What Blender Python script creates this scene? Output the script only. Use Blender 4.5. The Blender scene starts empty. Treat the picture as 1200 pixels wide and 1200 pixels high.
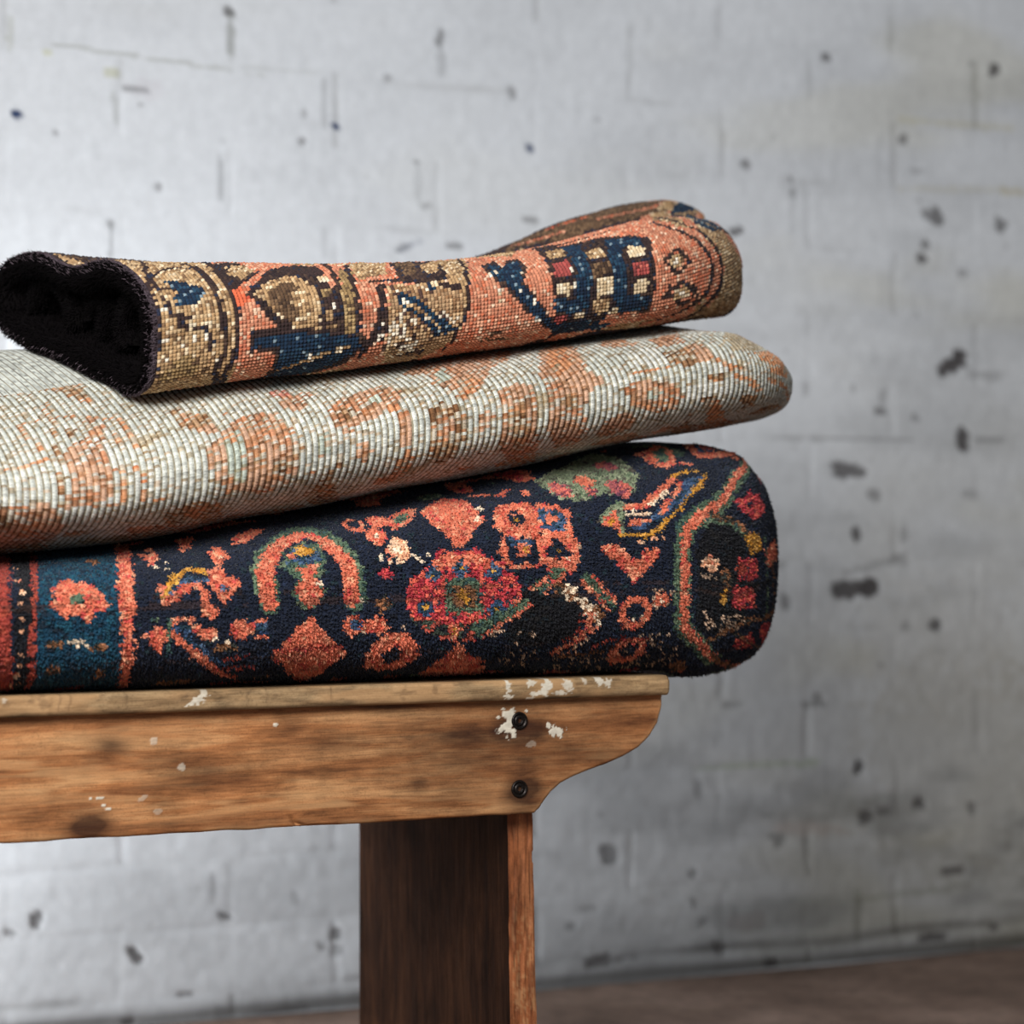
# Three folded antique rugs on an old wooden bench in front of a white painted brick wall.
import bpy, bmesh, random
import math
import numpy as np

# ---------------------------------------------------------------- numeric helpers
def hash01(ix, iy, seed=0):
    ix = np.asarray(ix).astype(np.int64); iy = np.asarray(iy).astype(np.int64)
    h = (ix * 374761393 + iy * 668265263 + seed * 1442695041) & 0xFFFFFFFF
    h = ((h ^ (h >> 13)) * 1274126177) & 0xFFFFFFFF
    h = ((h ^ (h >> 16)) * 2246822519) & 0xFFFFFFFF
    h = h ^ (h >> 15)
    return (h & 0xFFFFFF) / float(0x1000000)

def vnoise(x, y, seed=0):
    x = np.asarray(x, float); y = np.asarray(y, float)
    fx = np.floor(x); fy = np.floor(y)
    u = x - fx; v = y - fy
    u = u * u * (3 - 2 * u); v = v * v * (3 - 2 * v)
    a = hash01(fx, fy, seed); b = hash01(fx + 1, fy, seed)
    c = hash01(fx, fy + 1, seed); d = hash01(fx + 1, fy + 1, seed)
    return (a * (1 - u) + b * u) * (1 - v) + (c * (1 - u) + d * u) * v

def fbm(x, y, seed=0, octaves=4):
    s = 0.0; amp = 0.5; tot = 0.0; f = 1.0
    for o in range(octaves):
        s = s + amp * vnoise(x * f + 17.3 * o, y * f - 9.1 * o, seed + o)
        tot += amp; amp *= 0.5; f *= 2.03
    return s / tot

def smooth(e0, e1, x):
    t = np.clip((np.asarray(x, float) - e0) / (e1 - e0), 0, 1)
    return t * t * (3 - 2 * t)

def spow(v, p):
    return np.sign(v) * np.abs(v) ** p

def curve(xs, ys):
    """smooth interpolation through a small table (Catmull-Rom style slopes, monotone)"""
    xs = np.asarray(xs, float); ys = np.asarray(ys, float)
    h = np.diff(xs); d = np.diff(ys) / h
    m = np.zeros_like(ys); m[0] = d[0]; m[-1] = d[-1]
    for k in range(1, len(ys) - 1):
        m[k] = 0.0 if d[k - 1] * d[k] <= 0 else 2 * d[k - 1] * d[k] / (d[k - 1] + d[k])
    def f(x):
        x = np.asarray(x, float)
        i = np.clip(np.searchsorted(xs, x) - 1, 0, len(xs) - 2)
        t = (x - xs[i]) / h[i]
        tt = np.clip(t, 0, 1)
        t2 = tt * tt; t3 = t2 * tt
        r = ((2 * t3 - 3 * t2 + 1) * ys[i] + (t3 - 2 * t2 + tt) * h[i] * m[i]
             + (-2 * t3 + 3 * t2) * ys[i + 1] + (t3 - t2) * h[i] * m[i + 1])
        return r + np.where(t < 0, t * h[i] * m[0], 0) + np.where(t > 1, (t - 1) * h[i] * m[-1], 0)
    return f

# ---------------------------------------------------------------- folded rug surface
def rug_profile(sp, x, ysc=1.0, zsc=1.0, n=721, dzc=0.0):
    """closed outline of the folded rug across its length at x, from under the front edge round to the back"""
    F = sp['_f']
    yf, yb = float(F['yf'](x)), float(F['yb'](x))
    zb, zt = float(F['zb'](x)), float(F['zt'](x))
    kb, kt = float(F['kb'](x)), float(F['kt'](x))
    th = np.linspace(math.radians(sp['th0']), math.radians(sp['th0'] + 360), n)
    c, s = np.cos(th), np.sin(th)
    e = np.where(s < 0, np.where(c < 0, 2.0 / sp.get('nlow_back', sp['nlow']), 2.0 / sp['nlow']),
                 np.where(c < 0, 2.0 / sp.get('n_back', sp['n']), 2.0 / sp['n']))
    yc, hy = (yf + yb) / 2, (yb - yf) / 2
    zc, hz = (zb + zt) / 2, (zt - zb) / 2
    yy = yc - hy * spow(c, e)
    up = spow(s, e)
    zz = zc + hz * up
    w = (up + 1) / 2
    fr = (yy - yf) / max(yb - yf, 1e-6)
    zz = zz + (kb * (1 - w) + kt * w) * fr
    de = float(F['dent'](x))
    if de:
        zz = zz - de * np.exp(-((yy - sp['dy']) / sp['dw']) ** 2) * np.clip(up, 0, 1)
    fb = float(F['belly'](x))
    yy = yy - fb * np.clip(c, 0, 1) ** 2
    ycc = yc + sp.get('ycap', 0.0)
    zcc = zc + sp.get('zcap', 0.0)
    yy = ycc + (yy - ycc) * ysc
    zz = zcc + (zz - zcc) * zsc + dzc
    return yy, zz

def rug_base(sp):
    """base grid of knots: rows run round the outline, columns run along the rug and round its folded right end"""
    tab = sp['tab']
    sp['_f'] = {k: curve(tab['x'], tab[k]) for k in ('yf', 'yb', 'zb', 'zt', 'kb', 'kt', 'dent', 'belly')}
    x0, xc, L = sp['x0'], sp['xc'], sp['L']
    # path along the front, straight part then the cap
    xs = np.linspace(x0, xc, 400)
    ph = np.linspace(0, math.pi / 2, 400)[1:]
    e = 2.0 / sp['ncap']
    X = np.concatenate([xs, xc + L * np.sin(ph) ** e])
    YS = np.concatenate([np.ones_like(xs), np.cos(ph) ** e])
    ZS = np.concatenate([np.ones_like(xs), sp['zend'] + (1 - sp['zend']) * np.cos(ph) ** sp['zpow']])
    DZ = np.concatenate([np.zeros_like(xs), sp['zlift'] * np.sin(ph) ** 2])
    hw = (float(sp['_f']['yb'](xc)) - float(sp['_f']['yf'](xc))) / 2
    Yf = -hw * YS
    d = np.concatenate([[0], np.cumsum(np.hypot(np.diff(X), np.diff(Yf)))])
    sub_s, sub_t = sp['sub']
    ncol = int(d[-1] / sp['ps']); ns = ncol * sub_s + 1
    dd = np.linspace(0, d[-1], ns)
    Xn, YSn, ZSn, DZn = (np.interp(dd, d, q) for q in (X, YS, ZS, DZ))
    nrow = int(sp['bfront'] / sp['pt']); nbk = sp['nback']
    nt = nrow * sub_t + nbk
    P = np.zeros((ns, nt, 3))
    for i in range(ns):
        y, z = rug_profile(sp, min(Xn[i], xc + L), YSn[i], ZSn[i], dzc=DZn[i])
        a = np.concatenate([[0], np.cumsum(np.hypot(np.diff(y), np.diff(z)))])
        Lf = min(nrow * sp['pt'], a[-1] * 0.86)
        kk = min(sp['bkeep'], Lf * 0.9)
        tf = np.arange(nrow * sub_t + 1) * sp['pt'] / sub_t
        tf = np.where(tf < kk, tf, kk + (tf - kk) * (Lf - kk) / max(tf[-1] - kk, 1e-6))
        tt = np.concatenate([tf, np.linspace(Lf, a[-1], nbk + 1)[1:-1]])
        P[i, :, 0] = Xn[i]; P[i, :, 1] = np.interp(tt, a, y); P[i, :, 2] = np.interp(tt, a, z)
    if sp.get('skew'):
        yy = P[:, :, 1]
        P[:, :, 0] -= sp['skew'] * np.clip((yy - sp['skew_y']) / 0.32, 0, 1.2) * (1 - smooth(0.0, 0.22, dd))[:, None]
    # slow lumps so the folded cloth is not perfectly even
    A = dd[:, None]; B = np.arange(nt)[None, :] * (sp['pt'] / sub_t)
    N = grid_normals(P)
    lump = (fbm(A * 9 + 3.1 + 0 * B, B * 14 + 0 * A, sp['seed'], 3) - 0.5) * 2 * sp['lump']
    lump = lump * np.minimum(1, np.arange(nt)[None, :] / 30.0) * np.minimum(1, (nt - 1 - np.arange(nt))[None, :] / 8.0)
    P = P + N * lump[..., None]
    return P, N, dd, ncol, nrow

def grid_normals(P):
    du = np.gradient(P, axis=0)
    dv = np.empty_like(P)
    dv[:, 1:-1] = P[:, 2:] - P[:, :-2]
    dv[:, 0] = P[:, 1] - P[:, -1]; dv[:, -1] = P[:, 0] - P[:, -2]
    N = np.cross(du, dv)
    l = np.linalg.norm(N, axis=-1, keepdims=True)
    N = N / np.maximum(l, 1e-12)
    return N
BOTTOM_RUG = {'tab': {'x': [-0.62, -0.5, -0.42, -0.34, -0.26, -0.18, -0.1, -0.02, 0.06, 0.14, 0.18, 0.23, 0.28, 0.34, 0.4], 'yf': [-0.034, -0.034, -0.034, -0.034, -0.034, -0.034, -0.034, -0.034, -0.034, -0.034, -0.034, -0.034, -0.034, -0.034, -0.034], 'yb': [0.35, 0.35, 0.35, 0.35, 0.35, 0.35, 0.35, 0.35, 0.35, 0.35, 0.35, 0.35, 0.35, 0.35, 0.35], 'zb': [0.4962, 0.4962, 0.4962, 0.4962, 0.4962, 0.4962, 0.4962, 0.4962, 0.4962, 0.4962, 0.4951, 0.4842, 0.4842, 0.4842, 0.4842], 'zt': [0.6159, 0.6165, 0.6214, 0.6309, 0.6477, 0.6614, 0.6765, 0.6901, 0.7051, 0.7222, 0.73, 0.7367, 0.7417, 0.7459, 0.7459], 'kb': [0.0, 0.0, 0.0, 0.0, 0.0, 0.0, 0.0, 0.0, 0.0, 0.0, 0.0, 0.0, 0.0, 0.0, 0.0], 'kt': [0.0, 0.0, 0.0, 0.0, 0.0, 0.0, 0.0, 0.0, 0.0, 0.0, 0.0, 0.0, 0.0, 0.0, 0.0], 'dent': [0.0, 0.0, 0.0, 0.0, 0.0, 0.0, 0.0, 0.0, 0.0, 0.0, 0.0, 0.0, 0.0, 0.0, 0.0], 'belly': [0.004, 0.004, 0.005, 0.0059, 0.0069, 0.0078, 0.0088, 0.0098, 0.0112, 0.0128, 0.0136, 0.014, 0.014, 0.014, 0.014]}, 'n': 2.7, 'nlow': 3.6, 'th0': -70, 'x0': -0.62, 'xc': 0.187, 'L': 0.2, 'ycap': 0.085, 'ncap': 2.0, 'zend': 0.56, 'zpow': 1.2, 'zlift': 0.0, 'ps': 0.004, 'pt': 0.0036, 'sub': (3, 3), 'bfront': 0.36, 'bkeep': 0.27, 'nback': 90, 'lump': 0.004, 'seed': 11, 'dy': 0.2, 'dw': 0.1, 'zcap': -0.012}
BOTTOM_DESIGN = [
 ('P','D',0,[(.1069,.3516),(.1618,.3504),(.1056,.1524),(.1043,.1056),(.123,.0108),(.0709,.0144)]),
 ('P','K',0,[(.1618,.3504),(.1831,.3468),(.1283,.1428),(.1243,.1044),(.1404,.0132),(.123,.0108),(.1056,.1212)]),
 ('E','c',0,[(.127,.204),(.002,.0048)]),
 ('E','c',0,[(.1203,.1776),(.002,.0048)]),
 ('E','c',0,[(.1163,.1584),(.002,.003)]),
 ('E','c',0,[(.115,.1452),(.002,.0024)]),
 ('E','c',0,[(.1136,.132),(.002,.0018)]),
 ('E','c',0,[(.115,.1212),(.002,.0024)]),
 ('E','c',0,[(.1123,.1104),(.002,.0018)]),
 ('E','c',0,[(.1123,.0996),(.002,.0024)]),
 ('E','c',0,[(.1136,.0864),(.002,.0024)]),
 ('E','c',0,[(.1136,.0756),(.002,.0036)]),
 ('E','c',0,[(.1163,.0576),(.002,.0048)]),
 ('S','D',.005,[(.1831,.3468),(.131,.1644),(.1257,.1356),(.123,.1128),(.1257,.0768),(.139,.0144)]),
 ('P','T',0,[(.1858,.348),(.254,.3132),(.2072,.1512),(.2059,.1032),(.2246,.0168),(.1417,.0132),(.127,.1044),(.1297,.1428)]),
 ('P','C',0,[(.1444,.1608),(.1564,.174),(.1644,.1764),(.1698,.1692),(.1791,.1704),(.1858,.1644),(.1898,.1524),(.1952,.1416),(.1912,.138),(.1805,.1356),(.1765,.1284),(.1738,.1248),(.1684,.1308),(.1618,.1344),(.1524,.1308),(.143,.1368),(.1404,.1464),(.1471,.15)]),
 ('E','G',0,[(.1658,.1488),(.0067,.006)]),
 ('E','n',0,[(.1564,.1068),(.002,.0024)]),
 ('E','b',0,[(.1444,.108),(.0074,.0042)]),
 ('E','b',0,[(.1845,.1044),(.008,.0042)]),
 ('E','b',0,[(.1457,.0816),(.0074,.006)]),
 ('E','b',0,[(.1912,.072),(.006,.0072)]),
 ('S','w',.0013,[(.1577,.1092),(.1738,.108)]),
 ('E','b',0,[(.1978,.2112),(.006,.0074)]),
 ('P','D',0,[(.1631,.0324),(.1858,.0396),(.1952,.0168),(.1671,.0144)]),
 ('P','C',0,[(.2513,.3144),(.2607,.2964),(.2273,.1896),(.2219,.1608),(.2192,.144),(.2166,.1296),(.2179,.0984),(.2219,.0648),(.2366,.0132),(.2246,.0168),(.2072,.0888),(.2045,.126),(.2059,.1608)]),
 ('E','C',0,[(.25,.2184),(.004,.0111)]),
 ('E','C',0,[(.258,.216),(.004,.0111)]),
 ('E','C',0,[(.2607,.2364),(.004,.0111)]),
 ('E','C',0,[(.25,.204),(.0047,.0111)]),
 ('E','c',0,[(.254,.2172),(.002,.0059)]),
 ('E','w',0,[(.25,.192),(.002,.003)]),
 ('E','w',0,[(.262,.1956),(.0014,.003)]),
 ('E','w',0,[(.2593,.186),(.0013,.0024)]),
 ('P','C',0,[(.2968,.2748),(.3115,.264),(.2941,.2244),(.2847,.2208)]),
 ('P','C',0,[(.2406,.1548),(.2473,.1656),(.2513,.1584),(.2486,.1464),(.242,.15)]),
 ('S','O',.0067,[(.2473,.1476),(.254,.1608),(.2647,.1716),(.274,.1812),(.2834,.1788),(.2901,.1716)]),
 ('S','B',.005,[(.254,.1536),(.2634,.162),(.2727,.1668),(.2807,.1656),(.2874,.1644)]),
 ('S','C',.0076,[(.2473,.144),(.2553,.1476),(.2634,.1536),(.2727,.1608),(.2794,.1596),(.2847,.1512),(.2847,.1452)]),
 ('P','C',0,[(.2914,.1752),(.3035,.1812),(.3075,.1752),(.3101,.1656),(.3222,.1632),(.3195,.1548),(.3115,.1512),(.3061,.1428),(.2981,.1416),(.2954,.15),(.2888,.1572)]),
 ('E','B',0,[(.3035,.1548),(.0033,.0036)]),
 ('E','C',0,[(.3075,.2016),(.004,.0111)]),
 ('E','C',0,[(.3155,.1992),(.004,.0108)]),
 ('E','C',0,[(.3155,.2124),(.004,.0111)]),
 ('E','C',0,[(.3075,.1908),(.0047,.0096)]),
 ('E','c',0,[(.3115,.2004),(.0027,.0059)]),
 ('E','C',0,[(.2834,.1356),(.0047,.0042)]),
 ('E','C',0,[(.2914,.1344),(.0047,.0042)]),
 ('E','C',0,[(.2874,.1392),(.0047,.0042)]),
 ('E','C',0,[(.2874,.1308),(.0047,.0042)]),
 ('E','c',0,[(.2874,.1344),(.002,.0018)]),
 ('E','n',0,[(.2914,.1224),(.0093,.006)]),
 ('S','C',.005,[(.2527,.1272),(.274,.1272)]),
 ('E','B',0,[(.2567,.12),(.0053,.0042)]),
 ('E','B',0,[(.2674,.1188),(.006,.0042)]),
 ('P','C',0,[(.2353,.1212),(.2433,.1248),(.2473,.1176),(.246,.1056),(.2433,.0984),(.2339,.1056),(.2313,.1116)]),
 ('E','C',0,[(.2286,.114),(.004,.003)]),
 ('S','G',.0025,[(.25,.1296),(.25,.114),(.25,.0972)]),
 ('E','G',0,[(.2353,.1272),(.0027,.0024)]),
 ('S','C',.0076,[(.254,.1152),(.266,.1056),(.2781,.0936),(.2968,.078),(.3248,.0552)]),
 ('S','B',.0042,[(.2647,.1128),(.2781,.102),(.2928,.0912),(.3168,.0732)]),
 ('E','C',0,[(.2888,.1128),(.0087,.0054)]),
 ('E','C',0,[(.2767,.1176),(.0054,.0036)]),
 ('E','w',0,[(.2754,.108),(.0013,.0012)]),
 ('E','w',0,[(.2807,.108),(.0014,.0012)]),
 ('E','w',0,[(.2874,.108),(.0013,.0012)]),
 ('E','w',0,[(.2941,.108),(.0013,.0018)]),
 ('E','w',0,[(.2994,.1068),(.0014,.0018)]),
 ('E','w',0,[(.3075,.1068),(.002,.0012)]),
 ('E','w',0,[(.3128,.1068),(.002,.0012)]),
 ('E','b',0,[(.3048,.1008),(.0134,.0036)]),
 ('E','C',0,[(.3195,.1164),(.012,.0084)]),
 ('E','B',0,[(.3382,.1164),(.0067,.0054)]),
 ('E','C',0,[(.3382,.1248),(.0067,.003)]),
 ('E','C',0,[(.3382,.1104),(.006,.0018)]),
 ('E','b',0,[(.2714,.0408),(.022,.0092)]),
 ('P','C',0,[(.3355,.234),(.3529,.252),(.377,.2568),(.3596,.234),(.3476,.2232),(.3329,.222)]),
 ('S','D',.0042,[(.3061,.0888),(.3248,.09)]),
 ('S','D',.0042,[(.3101,.0756),(.3382,.0768)]),
 ('S','b',.0034,[(.3382,.042),(.3623,.0468)]),
 ('S','G',.0227,[(.3462,.1404),(.3422,.1656),(.3556,.192),(.3823,.2232),(.4051,.24),(.4144,.222),(.4238,.2004),(.4305,.1776),(.4318,.1392)]),
 ('S','C',.016,[(.3462,.1404),(.3436,.1656),(.3569,.1896),(.381,.216),(.3997,.2268),(.4117,.2124),(.4198,.192),(.4291,.174),(.4278,.1404)]),
 ('P','G',0,[(.3623,.174),(.3756,.1968),(.393,.2088),(.4064,.2028),(.4091,.1824),(.4091,.1728),(.397,.1632),(.3703,.1632)]),
 ('P','B',0,[(.3676,.1788),(.3797,.198),(.3944,.204),(.4037,.192),(.4037,.1776)]),
 ('E','O',0,[(.3904,.1944),(.0081,.0084)]),
 ('E','C',0,[(.3756,.1872),(.0033,.0054)]),
 ('E','B',0,[(.3877,.1788),(.008,.006)]),
 ('P','G',0,[(.373,.1764),(.4051,.1752),(.397,.1596),(.4024,.1476),(.397,.138),(.3863,.132),(.377,.1344),(.3676,.1488),(.3756,.1596)]),
 ('P','C',0,[(.377,.174),(.401,.1776),(.393,.162),(.3997,.1476),(.3957,.1392),(.3863,.1344),(.3783,.138),(.3716,.1488),(.381,.162)]),
 ('S','w',.0017,[(.393,.1572),(.3997,.156)]),
 ('P','n',0,[(.3583,.1668),(.3676,.1668),(.3703,.1524),(.3663,.1368),(.3583,.1356)]),
 ('P','n',0,[(.4037,.1776),(.4171,.1764),(.4158,.1512),(.4144,.1344),(.4024,.1344),(.401,.1512)]),
 ('P','C',0,[(.3863,.1272),(.397,.1164),(.4117,.1032),(.4278,.0864),(.4211,.0792),(.4158,.0648),(.4144,.0456),(.4117,.0108),(.385,.0504),(.369,.0744),(.3489,.09),(.3609,.102),(.373,.1152)]),
 ('S','D',.0025,[(.3556,.096),(.4211,.0948)]),
 ('E','C',0,[(.3155,.1176),(.0086,.0072)]),
 ('P','C',0,[(.4198,.1224),(.4305,.1272),(.4412,.12),(.4385,.1092),(.4278,.1056),(.4211,.1128)]),
 ('E','B',0,[(.4318,.1164),(.0053,.0048)]),
 ('E','C',0,[(.4532,.1152),(.0134,.009)]),
 ('E','w',0,[(.4666,.108),(.0013,.0018)]),
 ('E','w',0,[(.4652,.102),(.002,.0018)]),
 ('E','C',0,[(.4759,.0828),(.0261,.0252)]),
 ('E','C',0,[(.4599,.0732),(.0081,.0108)]),
 ('E','n',0,[(.4759,.0828),(.01,.0102)]),
 ('E','C',0,[(.4532,.234),(.0101,.0166)]),
 ('E','n',0,[(.4545,.2364),(.0067,.0092)]),
 ('E','C',0,[(.4772,.2364),(.0106,.0129)]),
 ('P','C',0,[(.4866,.234),(.508,.2592),(.524,.2568),(.5133,.234),(.496,.2196),(.4826,.216)]),
 ('P','G',0,[(.4906,.2328),(.504,.2472),(.5147,.2496),(.5053,.234),(.4933,.2244)]),
 ('E','C',0,[(.4612,.2088),(.0047,.009)]),
 ('E','C',0,[(.4719,.2076),(.0046,.009)]),
 ('E','C',0,[(.4692,.2172),(.0047,.0096)]),
 ('E','C',0,[(.4639,.2004),(.0053,.0078)]),
 ('E','w',0,[(.4666,.2088),(.0027,.0042)]),
 ('E','c',0,[(.4759,.1872),(.0067,.0084)]),
 ('E','c',0,[(.4879,.186),(.0066,.0078)]),
 ('E','c',0,[(.4839,.1944),(.0067,.0084)]),
 ('E','c',0,[(.4799,.18),(.0067,.0072)]),
 ('E','w',0,[(.4813,.186),(.0033,.0042)]),
 ('E','w',0,[(.4625,.1812),(.002,.0042)]),
 ('E','c',0,[(.4692,.1764),(.002,.003)]),
 ('E','w',0,[(.4933,.18),(.002,.0018)]),
 ('E','w',0,[(.4986,.1788),(.0013,.0018)]),
 ('E','w',0,[(.504,.1764),(.002,.0018)]),
 ('E','w',0,[(.5093,.1812),(.002,.0018)]),
 ('E','R',0,[(.4639,.1632),(.0067,.0054)]),
 ('E','b',0,[(.4559,.1356),(.0047,.0042)]),
 ('E','b',0,[(.4639,.1344),(.004,.0042)]),
 ('E','b',0,[(.4599,.138),(.0046,.0042)]),
 ('E','b',0,[(.4599,.132),(.0046,.0042)]),
 ('E','c',0,[(.4599,.1344),(.002,.0018)]),
 ('E','w',0,[(.4358,.1392),(.002,.0018)]),
 ('P','C',0,[(.5254,.2484),(.5427,.2652),(.5601,.2808),(.5775,.2604),(.5748,.2364),(.5802,.222),(.5681,.21),(.5534,.1944),(.5401,.186),(.5334,.198),(.5267,.2148),(.5227,.2256)]),
 ('S','C',.005,[(.5842,.2724),(.6123,.2592),(.6203,.2688)]),
 ('E','C',0,[(.635,.258),(.0053,.0066)]),
 ('E','w',0,[(.5802,.24),(.0027,.0054)]),
 ('E','w',0,[(.5722,.2232),(.0014,.0024)]),
 ('P','R',0,[(.4853,.1488),(.4893,.1584),(.4986,.1632),(.508,.1716),(.516,.1812),(.5227,.1908),(.5267,.1812),(.5374,.186),(.5494,.1824),(.5601,.1872),(.5655,.18),(.5722,.1752),(.5855,.1728),(.5922,.1632),(.6016,.1536),(.6042,.1404),(.6002,.1284),(.5882,.1188),(.5748,.1116),(.5641,.0996),(.5508,.0972),(.5347,.0996),(.5173,.1068),(.5013,.1128),(.4893,.1236),(.4826,.1368)]),
 ('P','C',0,[(.508,.1716),(.5267,.1812),(.5494,.1824),(.5722,.1752),(.5869,.168),(.5775,.162),(.5561,.1704),(.5347,.1704),(.516,.1632)]),
 ('P','G',0,[(.524,.156),(.5601,.1572),(.5628,.1248),(.5254,.1248)]),
 ('P','b',0,[(.5294,.15),(.5534,.1512),(.5561,.1308),(.5321,.1296)]),
 ('E','O',0,[(.5427,.1404),(.006,.006)]),
 ('E','B',0,[(.5067,.162),(.0047,.0042)]),
 ('E','B',0,[(.5147,.162),(.0046,.0042)]),
 ('E','B',0,[(.5107,.1668),(.0046,.0042)]),
 ('E','B',0,[(.5107,.1584),(.0047,.0048)]),
 ('E','O',0,[(.5107,.162),(.0026,.0024)]),
 ('E','B',0,[(.5361,.1668),(.0046,.0042)]),
 ('E','B',0,[(.5454,.1668),(.0046,.0042)]),
 ('E','B',0,[(.5414,.1716),(.0046,.0042)]),
 ('E','B',0,[(.5401,.1632),(.0046,.0048)]),
 ('E','O',0,[(.5414,.1668),(.002,.0024)]),
 ('E','B',0,[(.5708,.162),(.0054,.0042)]),
 ('E','B',0,[(.5802,.162),(.0047,.0042)]),
 ('E','B',0,[(.5748,.1668),(.0047,.0042)]),
 ('E','B',0,[(.5748,.1584),(.0047,.0048)]),
 ('E','O',0,[(.5748,.162),(.0026,.0024)]),
 ('E','B',0,[(.5,.1308),(.0047,.0042)]),
 ('E','B',0,[(.508,.1308),(.0046,.0042)]),
 ('E','B',0,[(.504,.1344),(.0046,.0048)]),
 ('E','B',0,[(.504,.126),(.0047,.0042)]),
 ('E','O',0,[(.504,.1308),(.0027,.0024)]),
 ('E','B',0,[(.5735,.1272),(.0046,.0042)]),
 ('E','B',0,[(.5829,.1272),(.0053,.0042)]),
 ('E','B',0,[(.5788,.132),(.0047,.0042)]),
 ('E','B',0,[(.5788,.1236),(.0054,.0048)]),
 ('E','O',0,[(.5788,.1272),(.0026,.0024)]),
 ('P','M',0,[(.4879,.1236),(.5067,.1188),(.5427,.114),(.5788,.12),(.5949,.1236),(.5802,.1104),(.5655,.0996),(.5414,.0972),(.512,.1056),(.496,.114)]),
 ('E','C',0,[(.5307,.108),(.004,.0036)]),
 ('E','C',0,[(.5387,.108),(.004,.0042)]),
 ('E','C',0,[(.5347,.1116),(.0046,.0036)]),
 ('E','C',0,[(.5347,.1044),(.0047,.0042)]),
 ('E','O',0,[(.5347,.108),(.0026,.0024)]),
 ('P','C',0,[(.5254,.0336),(.5227,.072),(.5321,.084),(.5414,.096),(.5588,.0816),(.5802,.0648),(.5989,.0228),(.5895,.0),(.5615,.0),(.5468,.0)]),
 ('S','D',.0025,[(.5227,.0624),(.5775,.0588)]),
 ('S','G',.0034,[(.5615,.1092),(.5788,.1164)]),
 ('P','C',0,[(.5922,.2316),(.6029,.2424),(.6296,.24),(.635,.228),(.6283,.2076),(.6203,.198),(.5935,.1992),(.5855,.21)]),
 ('E','n',0,[(.6069,.2196),(.004,.006)]),
 ('E','n',0,[(.6149,.2184),(.004,.0054)]),
 ('E','n',0,[(.6136,.2244),(.004,.0054)]),
 ('E','n',0,[(.6096,.2136),(.004,.0054)]),
 ('E','O',0,[(.6109,.2184),(.002,.003)]),
 ('P','C',0,[(.635,.2376),(.6577,.234),(.6684,.2232),(.6631,.1992),(.6377,.1956),(.627,.2052)]),
 ('P','B',0,[(.6363,.2304),(.655,.2268),(.6617,.2184),(.6564,.2016),(.6323,.204)]),
 ('E','C',0,[(.6417,.2172),(.0034,.0036)]),
 ('E','C',0,[(.647,.216),(.0034,.0042)]),
 ('E','C',0,[(.6457,.2208),(.0027,.0042)]),
 ('E','C',0,[(.643,.2136),(.0034,.0036)]),
 ('E','O',0,[(.6443,.2172),(.0014,.0024)]),
 ('P','C',0,[(.5882,.1992),(.6296,.2004),(.6256,.1668),(.5922,.1644),(.5815,.1788)]),
 ('P','n',0,[(.5922,.1968),(.6243,.1956),(.623,.1704),(.5909,.1716)]),
 ('P','B',0,[(.5976,.1956),(.6189,.1944),(.6189,.1872),(.5949,.1872)]),
 ('P','C',0,[(.6016,.1872),(.6109,.1908),(.6163,.1836),(.6096,.1752),(.6016,.1776)]),
 ('E','O',0,[(.6096,.1848),(.0027,.0024)]),
 ('P','C',0,[(.627,.1992),(.647,.2028),(.6644,.198),(.6684,.186),(.6684,.1704),(.6591,.1596),(.6377,.1608),(.6243,.1704)]),
 ('E','n',0,[(.6403,.1836),(.0054,.0048)]),
 ('E','n',0,[(.6497,.1836),(.0054,.0048)]),
 ('E','n',0,[(.6457,.1884),(.0054,.0054)]),
 ('E','n',0,[(.6443,.1788),(.0054,.0048)]),
 ('E','O',0,[(.6443,.1836),(.0033,.0024)]),
 ('E','n',0,[(.6564,.1788),(.0047,.003)]),
 ('E','w',0,[(.6537,.174),(.0033,.0018)]),
 ('E','n',0,[(.6363,.1788),(.004,.0024)]),
 ('S','G',.0134,[(.5601,.1092),(.5882,.1212),(.6083,.1344),(.6243,.1476),(.6443,.1608)]),
 ('S','C',.0042,[(.5681,.1044),(.5935,.1164),(.6136,.1296),(.6337,.1452),(.6524,.1608)]),
 ('S','C',.0042,[(.5949,.1308),(.6149,.144),(.6337,.1572)]),
 ('P','K',0,[(.5962,.1464),(.6243,.1416),(.6337,.138),(.655,.108),(.6484,.0924),(.6256,.084),(.5869,.0984),(.5962,.1152),(.6176,.1308)]),
 ('P','K',0,[(.643,.1452),(.6684,.1248),(.6738,.1068),(.651,.09),(.6296,.0912),(.6163,.1176),(.6337,.138)]),
 ('S','b',.0143,[(.647,.1452),(.6657,.1332),(.6871,.1188)]),
 ('S','K',.0034,[(.6443,.1404),(.6818,.1152)]),
 ('E','w',0,[(.647,.144),(.0027,.0024)]),
 ('E','w',0,[(.6537,.1476),(.0027,.003)]),
 ('E','w',0,[(.6604,.144),(.0034,.003)]),
 ('E','w',0,[(.655,.1368),(.0034,.003)]),
 ('E','w',0,[(.6644,.1356),(.0034,.003)]),
 ('E','w',0,[(.6724,.1344),(.0034,.0024)]),
 ('E','w',0,[(.6711,.1284),(.0033,.003)]),
 ('E','w',0,[(.6804,.1272),(.0034,.003)]),
 ('E','w',0,[(.6764,.12),(.0033,.003)]),
 ('E','w',0,[(.6871,.1188),(.0033,.003)]),
 ('E','w',0,[(.6911,.1116),(.0033,.003)]),
 ('S','G',.0092,[(.6738,.1572),(.6885,.1428),(.7045,.1284)]),
 ('S','C',.0034,[(.6684,.1536),(.6858,.1368),(.6978,.1236)]),
 ('S','C',.0034,[(.6818,.156),(.6951,.1428),(.7085,.1296)]),
 ('S','C',.0084,[(.6791,.1188),(.6804,.1044),(.6684,.0888),(.6537,.0744)]),
 ('S','c',.0021,[(.6885,.1068),(.6791,.09),(.6657,.066)]),
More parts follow.
